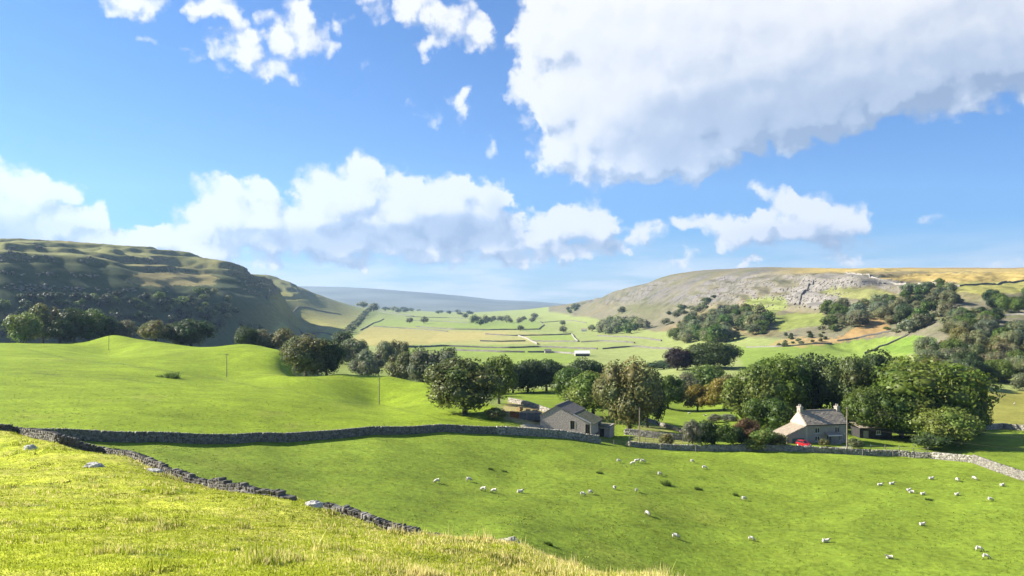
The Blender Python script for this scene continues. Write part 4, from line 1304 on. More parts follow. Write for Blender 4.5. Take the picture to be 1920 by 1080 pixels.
# on the near slope
def brow(u, v):
    """ground at the brow of the near slope"""
    return ud(u, min(at(u, v).y, float(D_CREST(u)) * 1.0))
dry_wall([brow(u, v) for u, v in ((-70, 803), (-10, 807), (40, 815), (110, 832), (200, 851), (300, 887), (400, 912), (480, 927), (545, 938))], 0.85, 0.6, 0.17, 0.34,
         'grey dry stone wall running down the near meadow at left, facing the light', 3, parts=300, tonef=.55, hfun=lambda t: (0.35 + 2.6 * t if t < .25 else 1.0 if t < .7 else max(0.12, 1.0 - 2.9 * (t - .7))) * (0.82 + 0.3 * math.sin(t * 41) * math.sin(t * 17 + 1)))
dry_wall([ud(u, d) for u, d in ((600, 45.8), (650, 44.8), (740, 42.6), (800, 41), (850, 40))], 0.72, 0.55, 0.17, 0.34,
         'broken low stone wall sunk in dry grass on the crest of the meadow', 4, parts=200, tonef=.8, hfun=lambda t: (0.55 + 0.6 * math.sin(t * 3.0)) * (1 - 0.25 * t))
# between the pastures
dry_wall([ud(u, float(D_WALL(u)) - .5) for u in (20, 130, 300, 390, 480, 600, 700, 760, 830, 930)], 1.5, 0.7, 0.22, 0.42,
         'long dark stone wall winding between the two green pastures', 5, tonef=0.6)
# along the foot of the farm
dry_wall([ud(u, d) for u, d in ((932, 170.5), (990, 174), (1060, 177), (1105, 178), (1124, 178.5))], 1.5, 0.7, 0.24, 0.45, 'tumbled grey stone wall in front of the barn', 6)
dry_wall([ud(u, d) for u, d in ((1180, 180.5), (1300, 181.5), (1420, 181.5), (1500, 181.5), (1590, 181), (1680, 180), (1745, 177.5))], 1.05, 0.6, 0.24, 0.5, 'low stone wall with pale coping in front of the house and garden', 7)
dry_wall([ud(u, d) for u, d in ((1750, 177), (1790, 173), (1826, 169.5))], 1.3, 0.6, 0.24, 0.5, 'shaded stone wall under the big trees right of the house', 8)
dry_wall([ud(u, d) for u, d in ((1826, 169), (1870, 160), (1925, 151), (2000, 141), (2080, 133))], 1.6, 0.6, 0.22, 0.42, 'sunlit pale stone wall at the right end of the sheep pasture', 9, tonef=1.0)
dry_wall(P((1846, 806), (1880, 804), (1930, 808), (1990, 815), dmin=190), 1.3, 0.6, 0.26, 0.5, 'sunlit stone wall across the sloping field at the right edge', 10, tonef=1.05)
dry_wall([ud(u, d) for u, d in ((1172, 195), (1230, 193), (1296, 192))], 1.2, 0.5, 0.24, 0.5, 'mossy garden terrace wall left of the silvery shrub', 11)
dry_wall([ud(u, d) for u, d in ((955, 236), (990, 226), (1030, 212), (1046, 205))], 1.1, 0.6, 0.26, 0.5, 'old mossy wall slanting down behind the silage yard', 12)
dry_wall([ud(u, d) for u, d in ((1205, 232), (1240, 217), (1290, 203))], 0.9, 0.6, 0.26, 0.5, 'low mossy wall slanting behind the tan leaved tree', 13)

def field_wall(pts, h, th, label, tonef=1.0, seed=0):
    """a wall too far off to tell its stones: an uneven ridge of stone"""
    rg = random.Random(seed)
    path = resample(pts, 6.0)
    V, Fq, T = [], [], []
    base = path[0]; bz = float(z_at(base.x, base.y))
    for i, p in enumerate(path):
        a = path[max(i - 1, 0)]; b = path[min(i + 1, len(path) - 1)]
        t = (b - a); t = t.normalized() if t.length > 1e-6 else Vector((1, 0, 0)); n = Vector((-t.y, t.x, 0))
        z = float(z_at(p.x, p.y)) - bz
        hh = h * rg.uniform(0.85, 1.12)
        for s, zz in ((-.5, -.5), (-.36, hh), (.36, hh * rg.uniform(.95, 1.05)), (.5, -.5)):
            q = p + n * (s * th) - base
            V.append((q.x, q.y, z + zz)); tt = tonef * rg.uniform(.75, 1.2); T.append((tt, tt * .98, tt * .94))
    for i in range(len(path) - 1):
        for k in range(3):
            a = i * 4 + k
            Fq.append((a, a + 1, a + 5, a + 4))
    o = mesh_np('field_wall', V, np.array(Fq), MATS['field_wall'], col=np.array(T))
    o.location = (base.x, base.y, bz)
    return setp(o, label=label, category='wall', kind='thing')

field_wall(P((760, 651), (830, 649), (900, 652), (960, 653), (1010, 651), (1060, 653), (1120, 655), dmin=700), 2.0, 1.6, 'long dark field wall across the valley above the bright green strip', .6, 1)
field_wall(P((850, 657), (900, 659), (940, 661), (984, 661), dmin=600), 2.0, 1.6, 'second dark field wall, just above the big green valley field', .6, 2)
field_wall(P((990, 661), (1040, 661), (1085, 665), dmin=600), 1.8, 1.5, 'field wall leading to the white roofed far barn', .8, 3)
field_wall(P((910, 627), (960, 630), (1020, 629), (1072, 627), dmin=900), 2.2, 2.0, 'dark wall on the far side of the walled valley fields', .6, 4)
field_wall(P((972, 630), (990, 636), (1008, 646), dmin=900), 2.0, 2.2, 'pale lane wall slanting through the walled valley fields', 1.1, 5)
field_wall(P((1072, 627), (1076, 633), (1084, 641), dmin=900), 2.0, 2.2, 'pale wall closing the right end of the walled field', 1.1, 6)
field_wall(P((1000, 640), (1040, 641), (1084, 641), dmin=900), 2.0, 1.8, 'dark wall along the near side of the walled field', .6, 7)
field_wall(P((780, 613), (850, 618), (920, 619), (1010, 618), dmin=1300), 2.4, 2.4, 'dark wall under the valley tree line', .6, 8)
field_wall(P((706, 582), (740, 588), (775, 593), dmin=2200), 3.0, 3.5, 'dark hedge wall running from the top of the lane', .5, 9)
field_wall(P((500, 560), (560, 575), (640, 590), dmin=1200), 2.0, 1.8, 'long thin wall across the sunny end of the shadowed fell', .7, 10)
field_wall(P((560, 618), (600, 624), (640, 632), dmin=1000), 2.0, 1.8, 'dark wall along the foot of the sunny fell slope', .6, 11)
field_wall(P((1622, 664), (1640, 656), (1668, 644), (1685, 634), (1704, 628), dmin=480), 1.5, 1.0, 'curving dark wall between the two bright fields right of centre', .75, 12)
field_wall(P((1570, 640), (1610, 634), (1640, 628), (1672, 622), dmin=520), 1.3, 1.0, 'thin wall along the foot of the orange bracken', .7, 13)
field_wall(P((1588, 512), (1630, 516), (1640, 524), (1680, 530), (1700, 534), dmin=820), 2.0, 1.8, 'pale wall along the lip of the limestone scar', 1.1, 14)
field_wall(P((1722, 533), (1770, 536), (1800, 538), dmin=800), 1.8, 1.6, 'pale wall at the edge of the golden moor', 1.1, 15)
field_wall(P((1800, 538), (1850, 534), (1900, 530), (1980, 527), dmin=780), 1.9, 1.6, 'dark wall between the golden moor and the high green field', .5, 16)
field_wall(P((1490, 572), (1505, 550), (1525, 528), dmin=850), 2.0, 1.8, 'wall climbing straight up the grey scree', .6, 17)
field_wall(P((1800, 600), (1840, 592), (1880, 590), (1930, 592), dmin=520), 1.3, 1.0, 'pale tumbled wall across the high rough pasture', 1.1, 18)
field_wall(P((1400, 652), (1470, 651), (1560, 646), dmin=560), 1.2, .9, 'thin wall under the thorn bushes of the bracken bank', .8, 19)

# ------------------------------------------------------------------ rock bands and scree on the fells
def crags(sel, n, name, label, seed, size, tone):
    rg = np.random.default_rng(seed)
    idx_ = rg.choice(np.flatnonzero(sel.ravel()), n)
    x, y = GX.ravel()[idx_] + rg.normal(0, 1.5, n), GY.ravel()[idx_] + rg.normal(0, 1.5, n)
    z = z_at(x, y)
    w, dp, h = rg.uniform(*size, n), rg.uniform(*size, n) * .6, rg.uniform(*size, n) * .45
    a = rg.uniform(0, np.pi, n); ca, sa = np.cos(a), np.sin(a)
    c = _CUBE[None] * np.stack([w, dp, h], 1)[:, None, :] * (1 + rg.uniform(-.25, .25, (n, 8, 3)))
    X = c[..., 0] * ca[:, None] - c[..., 1] * sa[:, None] + x[:, None]; Y = c[..., 0] * sa[:, None] + c[..., 1] * ca[:, None] + y[:, None]; Z = c[..., 2] + z[:, None] + h[:, None] * .15
    V = np.stack([X, Y, Z], -1).reshape(-1, 3)
    t = np.repeat(rg.uniform(.6, 1.15, n) * tone, 8)
    o = mesh_np(name, V - V[0], (_CF[None] + 8 * np.arange(n)[:, None, None]).reshape(-1, 4), MATS['wall_stone'], col=np.stack([t, t * .97, t * .92], 1))
    o.location = V[0]
    setp(o, kind='stuff', label=label, category='rock')
steep = slope + 0.2 * n2
crags((onL > .5) & (steep > 1.15) & (GZ > 12) & (GD < 1800) & (GU > -60) & (GU < 520), 900, 'scar_rocks', 'broken limestone rock bands of the shadowed fell', 1, (1.5, 5.0), .9)
crags((onR > .5) & (steep > .78) & (GZ > -8) & (GD < 2300) & (GU > 1120) & (GU < 1760), 800, 'fell_rocks', 'grey limestone outcrops on the face of the grey fell', 2, (1.2, 4.0), .8)
scree = inside([(1480, 572), (1490, 540), (1512, 514), (1600, 511), (1704, 530), (1700, 550), (1640, 536), (1570, 560), (1555, 582)], GU, GROW) & (GD > 700) & (GD < 1400)
crags(scree & (steep > .5), 700, 'scree_blocks', 'pale limestone scree and scar blocks right of the grey fell', 3, (.7, 2.0), .9)
# ------------------------------------------------------------------ rocks on the near slope
for k, (pl, lab) in enumerate([
    ([(700, 612), (760, 616), (840, 622)], 'thin wall at the edge of the rusty valley ground'), ([(770, 601), (830, 603), (880, 606)], 'thin wall below the lone far tree'), ([(1010, 618), (1020, 610), (1012, 602)], 'wall turning uphill beside the valley tree line'),
    ([(1090, 642), (1130, 640), (1190, 644)], 'wall leading from the walled field towards the fell'), ([(1016, 605), (1060, 601), (1100, 606)], 'wall along the foot of the far fell slope'), ([(760, 593), (840, 596), (930, 598)], 'far thin wall above the valley tree line'),
    ([(900, 640), (940, 641), (985, 640)], 'short dark wall inside the pale valley field'), ([(1120, 630), (1170, 632), (1240, 640)], 'wall under the long plantation'), ([(720, 598), (700, 606), (676, 620)], 'wall slanting down beside the hedged lane'),
    ([(1130, 655), (1190, 650), (1262, 655)], 'wall across the rough pasture left of the scrub wood')]):
    field_wall(P(*pl, dmin=700), 1.9, 1.7, lab, .6, 40 + k)

def boulder(u, v, size, label, seed, moss=0.0, name='boulder'):
    rg = random.Random(seed)
    bm = bmesh.new()
    bmesh.ops.create_icosphere(bm, subdivisions=4, radius=1.0)
    for vx in bm.verts:
        p = vx.co * 1.3 + Vector((seed * 3.1, 0, 0))
        k = 1 + 0.34 * mnoise.noise(p) + 0.20 * mnoise.noise(p * 2.7) + 0.09 * mnoise.noise(p * 7)
        q = vx.co * k
        q.z = (math.floor(q.z * 4 + 0.5 * mnoise.noise(p * 1.5)) / 4 + q.z) / 2
        vx.co = Vector((q.x * size[0], q.y * size[1], q.z * size[2]))
    me = bpy.data.meshes.new(name); bm.to_mesh(me); bm.free()
    me.materials.append(MATS['mossy_rock' if moss else 'limestone'])
    b = at(u, v)
    if b.y > D_CREST(u): b = ud(u, float(D_CREST(u)) * .97)
    o = link_mesh(name, me, None, b + Vector((0, 0, size[2] * 0.25)), (0, 0, rg.uniform(-.4, .4)))
    return setp(o, label=label, category='rock')
mat_basic('mossy_rock', (0.20, 0.20, 0.08), (0.50, 0.48, 0.44), 1.6, bump=0.08, bscale=6)
boulder(955, 1020, (0.55, 0.5, 0.36), 'mossy boulder on the crest of the meadow above the sheep pasture', 1, 1)
boulder(925, 1016, (0.55, 0.4, 0.26), 'pale low rock touching the mossy boulder', 2)
boulder(176, 876, (0.62, 0.5, 0.26), 'grey layered rock in the meadow below the near wall', 3)
boulder(56, 842, (0.5, 0.45, 0.28), 'small pale rock near the left edge of the meadow', 4)
boulder(283, 884, (0.75, 0.35, 0.16), 'flat pale rock at the foot of the near stone wall', 5)
boulder(586, 952, (0.55, 0.4, 0.26), 'pale rock where the near wall has fallen', 6)
boulder(1008, 1033, (0.3, 0.3, 0.1), 'small flat stone right of the mossy boulder', 7)
boulder(270, 920, (0.10, 0.09, 0.07), 'tiny white stone in the middle of the meadow', 8)
# ------------------------------------------------------------------ farm buildings
mat_basic('rubble_wall', (0.22, 0.185, 0.165), (0.54, 0.46, 0.42), 3.2, bump=0.14, bscale=4.0, detail=6)
mat_basic('house_wall', (0.27, 0.24, 0.21), (0.38, 0.34, 0.30), 2.0, bump=0.05, bscale=4.0)
mat_basic('chimney_stone', (0.28, 0.25, 0.21), (0.40, 0.36, 0.30), 1.6, bump=0.04, bscale=5)
mat_basic('gable_render', (0.38, 0.33, 0.26), (0.52, 0.46, 0.37), 1.2, bump=0.03, bscale=4.0)
mat_basic('roof_slate', (0.26, 0.215, 0.165), (0.38, 0.32, 0.245), 1.3, bump=0.05, bscale=5, rough=0.75)
mat_basic('barn_slate', (0.12, 0.115, 0.10), (0.19, 0.175, 0.15), 1.1, bump=0.05, bscale=5, rough=0.8)
mat_basic('mossy_slate', (0.085, 0.095, 0.045), (0.19, 0.18, 0.12), 1.6, bump=0.08, bscale=4)
mat_basic('white_paint', (0.72, 0.71, 0.68), (0.80, 0.79, 0.76), 3.0, rough=0.6)
mat_basic('teal_paint', (0.03, 0.12, 0.11), (0.045, 0.16, 0.14), 2.0, rough=0.6)
mat_basic('dark_timber', (0.03, 0.03, 0.03), (0.06, 0.055, 0.05), 3.0)
mat_basic('grey_timber', (0.20, 0.18, 0.15), (0.34, 0.31, 0.26), 5.0, bump=0.02)
mat_basic('ochre_timber', (0.36, 0.22, 0.08), (0.50, 0.33, 0.13), 3.0, bump=0.02)
mat_basic('window_glass', (0.02, 0.025, 0.03), (0.03, 0.035, 0.045), 1.0, rough=0.08, spec=0.6)
mat_basic('red_paint', (0.36, 0.012, 0.018), (0.42, 0.016, 0.02), 2.0, rough=0.25, spec=0.6)
mat_basic('tyre_rubber', (0.02, 0.02, 0.02), (0.03, 0.03, 0.03), 8.0)
mat_basic('chrome', (0.6, 0.6, 0.6), (0.7, 0.7, 0.7), 3.0, rough=0.25, spec=0.5)
mat_basic('lamp_glass', (0.75, 0.75, 0.72), (0.85, 0.85, 0.8), 3.0, rough=0.15)
mat_basic('concrete', (0.12, 0.125, 0.12), (0.19, 0.19, 0.185), 1.5, bump=0.02)
mat_basic('rust_sheet', (0.22, 0.075, 0.035), (0.36, 0.15, 0.07), 1.8)
mat_basic('tin_sheet', (0.62, 0.62, 0.60), (0.74, 0.73, 0.70), 0.6)
mat_basic('straw_bale', (0.24, 0.17, 0.075), (0.34, 0.25, 0.12), 3.0, bump=0.05)
M_ = MATS

def slates(root, name, mat, a, b, c, d, rows, cols, seed, th=0.05):
    """courses of slates on a roof plane a-b (eave) to d-c (ridge), each course lapped over the one below, as one part"""
    rg = random.Random(seed); m = MB()
    a, b, c, d = map(Vector, (a, b, c, d))
    n = (b - a).cross(d - a).normalized()
    for r in range(rows):
        for q in range(cols):
            j = (0.5 if r % 2 else 0.0)
            u0 = min(max((q - j) / cols, 0), 1); u1 = min(max((q + 1 - j) / cols, 0), 1)
            if u1 - u0 < 1e-3: continue
            v0, v1 = r / rows, min((r + 1.25) / rows, 1.0)
            u1 -= 0.04 / cols
            lo0, lo1 = a.lerp(b, u0), a.lerp(b, u1); hi0, hi1 = d.lerp(c, u0), d.lerp(c, u1)
            p = [lo0.lerp(hi0, v0), lo1.lerp(hi1, v0), lo1.lerp(hi1, v1), lo0.lerp(hi0, v1)]
            k = th * rg.uniform(0.8, 1.5)
            up = [n * (k * 1.6), n * (k * 1.6), n * (k * 0.5), n * (k * 0.5)]
            m.hexa([x for x in p] + [x + y for x, y in zip(p, up)])
    o = m.build(name, mat, root)
    o['kind'] = 'stuff'
    return o

def window(parent, x, z, w, h, y, face=-1, frame=True):
    """a window in a wall that faces along y: reveal, frame, glazing bar and two panes"""
    f = MB(); t = 0.09
    y0, y1 = y + face * 0.05, y - face * 0.04
    f.box(x - w / 2, x + w / 2, y0, y1, z, z + t).box(x - w / 2, x + w / 2, y0, y1, z + h - t, z + h)
    f.box(x - w / 2, x - w / 2 + t, y0, y1, z + t, z + h - t).box(x + w / 2 - t, x + w / 2, y0, y1, z + t, z + h - t)
    o = f.build('window', M_['white_paint'], parent)
    s = MB().box(x - w / 2 - 0.12, x + w / 2 + 0.12, y + face * 0.14, y - face * 0.02, z - 0.14, z - 0.003).build('sill', M_['white_paint'], o)
    b = MB().box(x - 0.03, x + 0.03, y + face * 0.045, y - face * 0.03, z + t, z + h - t).build('glazing_bar', M_['white_paint'], o)
    for k in (-1, 1):
        xa, xb = sorted((x + k * 0.03, x + k * (w / 2 - t)))
        MB().box(xa, xb, y + face * 0.015, y - face * 0.02, z + t, z + h - t).build('pane', M_['window_glass'], o)
    return o

def house():
    """front wall along local x, facing local -y; origin at the front left corner"""
    c = ud(1511, 189.0)
    z0 = min(c.z, ud(1585, 186).z) - 0.1
    r = empty('farmhouse', (c.x, c.y, z0), math.radians(13), 'two storey grey stone farmhouse with pale gable and two chimneys behind the red car', 'house')
    L_, W, E, R_ = 11.2, 6.4, 4.9, 7.75
    # walls with real openings at the front
    op = [(3.2, 2.75, 1.3, 1.35), (8.6, 2.75, 1.3, 1.35), (3.2, 0.85, 1.3, 1.2), (6.3, -0.4, 1.1, 2.5), (9.6, 0.8, 1.0, 1.1)]
    w = MB()
    xs = sorted({0.0, L_} | {x - a / 2 for x, z, a, b in op} | {x + a / 2 for x, z, a, b in op})
    for xa, xb in zip(xs[:-1], xs[1:]):
        mid = (xa + xb) / 2
        zz = [-0.6]
        for x, z, a, b in sorted(op, key=lambda q: q[1]):
            if abs(mid - x) < a / 2: zz += [z, z + b]
        zz.append(E)
        for k in range(0, len(zz), 2):
            if zz[k + 1] > zz[k]: w.box(xa, xb, 0, 0.5, zz[k], zz[k + 1])
    w.box(0, L_, W - 0.4, W, -0.6, E)
    w.extr([(0.5, -0.6), (W - 0.4, -0.6), (W - 0.4, E), (W / 2, R_ - 0.5), (0.5, E)], L_ - 0.45, L_, 0)
    w.build('wall', M_['house_wall'], r)
    g = MB().extr([(-0.02, -0.6), (W + 0.02, -0.6), (W + 0.02, E), (W / 2, R_ - 0.02), (-0.02, E)], -0.06, 0.42, 0)
    g.build('gable', M_['gable_render'], r)
    rf = MB()
    for s in (0, 1):
        y0, y1 = (-0.35, W / 2) if s == 0 else (W + 0.35, W / 2)
        ze = E - 0.18
        rf.hexa([(0.02, y0, ze), (L_ + 0.2, y0, ze), (L_ + 0.2, y1, R_), (0.02, y1, R_), (0.02, y0, ze + .14), (L_ + 0.2, y0, ze + .14), (L_ + 0.2, y1, R_ + .14), (0.02, y1, R_ + .14)])
    ro = rf.build('roof', M_['roof_slate'], r)
    slates(ro, 'slates', M_['roof_slate'], (0.02, -0.36, E - .035), (L_ + .2, -0.36, E - .035), (L_ + .2, W / 2, R_ + .145), (0.02, W / 2, R_ + .145), 12, 26, 3)
    MB().box(0, L_ + 0.2, W / 2 - 0.16, W / 2 + 0.16, R_ + 0.12, R_ + 0.27).build('ridge_tiles', M_['roof_slate'], ro)
    for x, hh, ww in ((0.5, 1.15, 0.7), (L_ - 0.5, 0.95, 0.6)):
        ch = MB().box(x - 0.4, x + 0.4, W / 2 - ww, W / 2 + ww, R_ - 0.9, R_ + hh).build('chimney', M_['chimney_stone'], r)
        MB().box(x - 0.5, x + 0.5, W / 2 - ww - .1, W / 2 + ww + .1, R_ + hh - 0.28, R_ + hh - 0.1).build('chimney_cap', M_['chimney_stone'], ch)
        for k in (-.32, .32):
            MB().tube([(x, W / 2 + k, R_ + hh - .05), (x, W / 2 + k, R_ + hh + .5)], [0.19, 0.15], 10).build('chimney_pot', M_['rubble_wall'], ch)
    for x, z, a, b in op[:3] + op[4:]:
        window(r, x, z, a, b, 0.16)
    d = MB().box(5.76, 6.84, 0.2, 0.26, -0.4, 2.08).build('door', M_['dark_timber'], r)
    MB().box(6.66, 6.72, 0.12, 0.2, 0.75, 0.9).build('handle', M_['chrome'], d)
    # porch
    p = MB().extr([(-1.75, 2.35), (0.0, 2.85), (0.0, 2.98), (-1.8, 2.48)], 4.9, 8.6, 0).build('porch_roof', M_['roof_slate'], r)
    MB().box(4.86, 8.64, -1.86, -1.74, 2.28, 2.46).build('fascia', M_['white_paint'], p)
    for x in (5.0, 8.4):
        MB().box(x, x + 0.14, -1.72, -1.58, -0.4, 2.33).build('porch_post', M_['grey_timber'], r)
    MB().box(5.14, 8.4, -1.70, -1.6, -0.5, 0.55).build('porch_wall', M_['house_wall'], r)
    # lean-to on the left gable
    D = 5.0
    for ya, yb in ((0.02, 0.4), (W - 1.1, W - 0.7)):
        MB().extr([(-D, -0.6), (-0.07, -0.6), (-0.07, 4.5), (-D, 2.55)], ya, yb, 1).build('lean_to_wall', M_['house_wall'], r)
    sw = MB().box(-D, -D + 0.35, 0.41, 1.7, -0.6, 2.5).box(-D, -D + .35, 3.4, W - 1.11, -0.6, 2.5).build('side_wall', M_['ochre_timber'], r)
    MB().box(-D + 0.02, -D + 0.22, 1.71, 3.39, -0.5, 2.45).build('white_door', M_['white_paint'], r)
    lr = MB().hexa([(-D - .45, -.3, 2.42), (-0.065, -.3, 4.52), (-0.065, W - .5, 4.52), (-D - .45, W - .5, 2.42), (-D - .45, -.3, 2.56), (-0.065, -.3, 4.66), (-0.065, W - .5, 4.66), (-D - .45, W - .5, 2.56)]).build('lean_to_roof', M_['roof_slate'], r)
    slates(lr, 'slates', M_['roof_slate'], (-D - .46, W - .5, 2.56), (-D - .46, -.3, 2.56), (-0.07, -.3, 4.665), (-0.07, W - .5, 4.665), 9, 14, 5)
    gd = MB().box(-3.6, -0.5, -0.05, 0.018, -0.5, 1.75).build('garage_door', M_['teal_paint'], r)
    for k in range(1, 5):
        MB().box(-3.6 + k * .62 - .02, -3.6 + k * .62 + .02, -0.075, -0.052, -0.45, 1.7).build('batten', M_['teal_paint'], gd)
    gt = MB().tube([(-0.05, -0.43, E - .16), (L_ + .2, -0.43, E - .2)], 0.08, 8).build('gutter', M_['dark_timber'], r)
    MB().tube([(L_ - .15, -0.1, E - .2), (L_ - .15, -0.1, -.4)], 0.05, 8).build('downpipe', M_['dark_timber'], gt)
    return r
house()

def barn():
    """gable along local x facing local -y; origin at the left front corner"""
    c = ud(1013, 186.0)
    r = empty('barn', (c.x, c.y, c.z - 0.2), math.radians(-21), 'low rubble stone barn with a long uneven slate roof', 'barn')
    G = 12.6; DEP = 10.5
    prof = [(0, 3.0), (3.9, 5.3), (12.6, 1.6)]
    ops = [(7.9, 0.2, 1.05, 1.9), (11.55, -.5, 1.1, 2.0)]
    f = MB()
    def top(x): return np.interp(x, [p[0] for p in prof], [p[1] for p in prof])
    xs = sorted({0.0, 3.9, G} | {x - a / 2 for x, z, a, h in ops} | {x + a / 2 for x, z, a, h in ops})
    for xa, xb in zip(xs[:-1], xs[1:]):
        hit = [o for o in ops if abs((xa + xb) / 2 - o[0]) < o[2] / 2]
        def strip(zb0, zb1):
            f.poly([(xa, 0, zb0), (xb, 0, zb1), (xb, 0, top(xb)), (xa, 0, top(xa)), (xa, .5, zb0), (xb, .5, zb1), (xb, .5, top(xb)), (xa, .5, top(xa))],
                   [(0, 1, 2, 3), (7, 6, 5, 4), (0, 4, 5, 1), (3, 2, 6, 7), (0, 3, 7, 4), (1, 5, 6, 2)])
        if hit:
            o = hit[0]
            zt = o[1] + o[3]
            zt = min(zt, float(min(top(xa), top(xb))) - 0.15)
            strip(zt, zt)
            if o[1] > -.3: f.box(xa, xb, 0, .5, -1.0, o[1])
        else:
            strip(-1.0, -1.0)
    f.box(0, 0.5, .5, DEP, -1.0, 2.95)
    f.box(G - .5, G, .5, 5.5, -1.0, 1.5)
    f.extr([(0.5, -1), (G - .5, -1), (G - .5, 1.6), (3.9, 5.1), (.5, 3.1)], DEP - .5, DEP, 1)
    f.build('wall', M_['rubble_wall'], r)
    for (x, z, a, h), nm in zip(ops, ('hatch', 'door')):
        h2 = min(h, float(min(top(x - a / 2), top(x + a / 2))) - .15 - z)
        d = MB().box(x - a / 2 + .003, x + a / 2 - .003, .2, .27, z, z + h2 - .003).build(nm, M_['dark_timber'], r)
        MB().box(x - a / 2 - .2, x - a / 2 - .003, -.04, .1, z, z + h2).box(x + a / 2 + .003, x + a / 2 + .22, -.04, .1, z, z + h2).build('door_jamb', M_['gable_render'], r)
        MB().box(x - .02, x + .02, .17, .199, z + .1, z + h2 - .1).build('strap', M_['grey_timber'], d)
    rf = MB()
    def slab(x0, z0, x1, z1, y0, y1, t=.14):
        rf.hexa([(x0, y0, z0), (x1, y0, z1), (x1, y1, z1), (x0, y1, z0), (x0, y0, z0 + t), (x1, y0, z1 + t), (x1, y1, z1 + t), (x0, y1, z0 + t)])
    slab(-.45, 2.75, 3.9, 5.31, -.15, DEP + .2)
    slab(3.9, 5.31, 8.1, 3.55, -.15, DEP + .2)
    ro = rf.build('roof', M_['barn_slate'], r)
    slates(ro, 'slates', M_['barn_slate'], (8.1, DEP + .2, 3.7), (8.1, -.15, 3.7), (3.9, -.15, 5.46), (3.9, DEP + .2, 5.46), 8, 20, 8)
    rf = MB(); slab(8.0, 3.5, G + .35, 1.42, -.1, 9.0)
    cs = rf.build('catslide_roof', M_['mossy_slate'], r)
    slates(cs, 'slates', M_['mossy_slate'], (G + .35, 9.0, 1.57), (G + .35, -.1, 1.57), (8.0, -.1, 3.65), (8.0, 9.0, 3.65), 8, 18, 9, 0.06)
    MB().box(3.75, 4.05, -.15, DEP + .2, 5.42, 5.58).build('ridge_tiles', M_['barn_slate'], ro)
    # coping stones down the catslide verge
    for k in range(9):
        x0 = 8.2 + k * .47; z0 = 3.7 - (x0 - 8.0) * .44
        MB().hexa([(x0, -.3, z0 - .05), (x0 + .42, -.3, z0 - .28), (x0 + .42, .2, z0 - .28), (x0, .2, z0 - .05), (x0, -.3, z0 + .14), (x0 + .42, -.3, z0 - .09), (x0 + .42, .2, z0 - .09), (x0, .2, z0 + .14)]).build('coping_stone', M_['limestone'], r)
    return r
barn()

def annex():
    c = ud(1116, 190)
    r = empty('barn_annex', (c.x, c.y, c.z), math.radians(-21), 'low dark stone outhouse on the shaded right side of the barn', 'outbuilding')
    MB().box(0, 3.6, 0, 0.4, -.8, 2.2).box(3.2, 3.6, .4, 4.6, -.8, 2.2).box(0, 3.2, 4.2, 4.6, -.8, 2.2).box(0, .4, .4, 4.2, -.8, 2.2).build('wall', M_['rubble_wall'], r)
    MB().hexa([(-.2, -.25, 2.2), (3.8, -.25, 2.0), (3.8, 4.8, 2.0), (-.2, 4.8, 2.2), (-.2, -.25, 2.34), (3.8, -.25, 2.14), (3.8, 4.8, 2.14), (-.2, 4.8, 2.34)]).build('roof', M_['mossy_slate'], r)
    MB().box(1.2, 2.2, -.06, -.004, -.6, 1.5).build('door', M_['dark_timber'], r)
annex()

def shed():
    c = ud(1612, 200)
    r = empty('garden_shed', (c.x, c.y, c.z - .1), math.radians(9), 'dark low shed with pale tin roof under the trees right of the house', 'shed')
    MB().box(0, 9, 0, .2, -.6, 2.5).box(0, .2, .2, 4, -.6, 2.5).box(8.8, 9, .2, 4, -.6, 2.5).box(.2, 8.8, 3.8, 4, -.6, 2.5).build('wall', M_['dark_timber'], r)
    for x0, x1, z in ((-.2, 3.4, 2.75), (3.43, 6.2, 2.62), (6.23, 9.2, 2.5)):
        MB().hexa([(x0, -.4, z - .1), (x1, -.4, z - .2), (x1, 4.2, z + .6), (x0, 4.2, z + .7), (x0, -.4, z - .02), (x1, -.4, z - .12), (x1, 4.2, z + .68), (x0, 4.2, z + .78)]).build('roof_sheet', M_['roof_slate'], r)
    MB().box(1.0, 2.4, -.06, -.004, -.4, 1.9).build('door', M_['grey_timber'], r)
    window(r, 5.2, .9, 1.2, .9, -.01)
shed()

def silage_yard():
    c = ud(972, 193)
    r = empty('silage_clamp', (c.x, c.y, c.z), math.radians(-4), 'concrete panel clamp with rusty sheet left of the barn', 'silage clamp')
    for k in range(3):
        MB().box(.3 + k * 1.75, .3 + k * 1.75 + 1.70, 0, .18, -.4, 1.45).build('concrete_panel', M_['concrete'], r)
    MB().hexa([(-2.2, 1.2, -.4), (0.2, .1, -.4), (0.2, .25, -.4), (-2.2, 1.35, -.4), (-2.2, 1.2, 1.6), (.2, .1, 1.5), (.2, .25, 1.5), (-2.2, 1.35, 1.6)]).build('rusty_sheet', M_['rust_sheet'], r)
    for x in (.2, 2.0, 3.75, 5.4):
        MB().box(x, x + .12, -.14, -.005, -.4, 1.55).build('post', M_['grey_timber'], r)
    h = MB().extr([(.2, -.4), (5.6, -.4), (5.6, .8), (4.6, 1.1), (1.2, 1.15), (.2, .8)], .2, 6.2, 1).build('silage_heap', M_['straw_bale'], r)
    b = ud(990, 206)
    for k, (dx, dy) in enumerate(((0, 0), (1.6, .3), (-1.9, .9))):
        q = ud(990 + dx * 8, 206 + dy)
        o = MB().tube([(-.6, 0, .6), (.6, 0, .6)], .62, 16).build('round_bale', M_['straw_bale'])
        o.location = q; o.rotation_euler = (0, 0, .4 * k)
        setp(o, label=['middle straw bale behind the silage clamp', 'straw bale behind the clamp, nearest the barn', 'straw bale behind the clamp, farthest from the barn'][k], category='bale')
silage_yard()

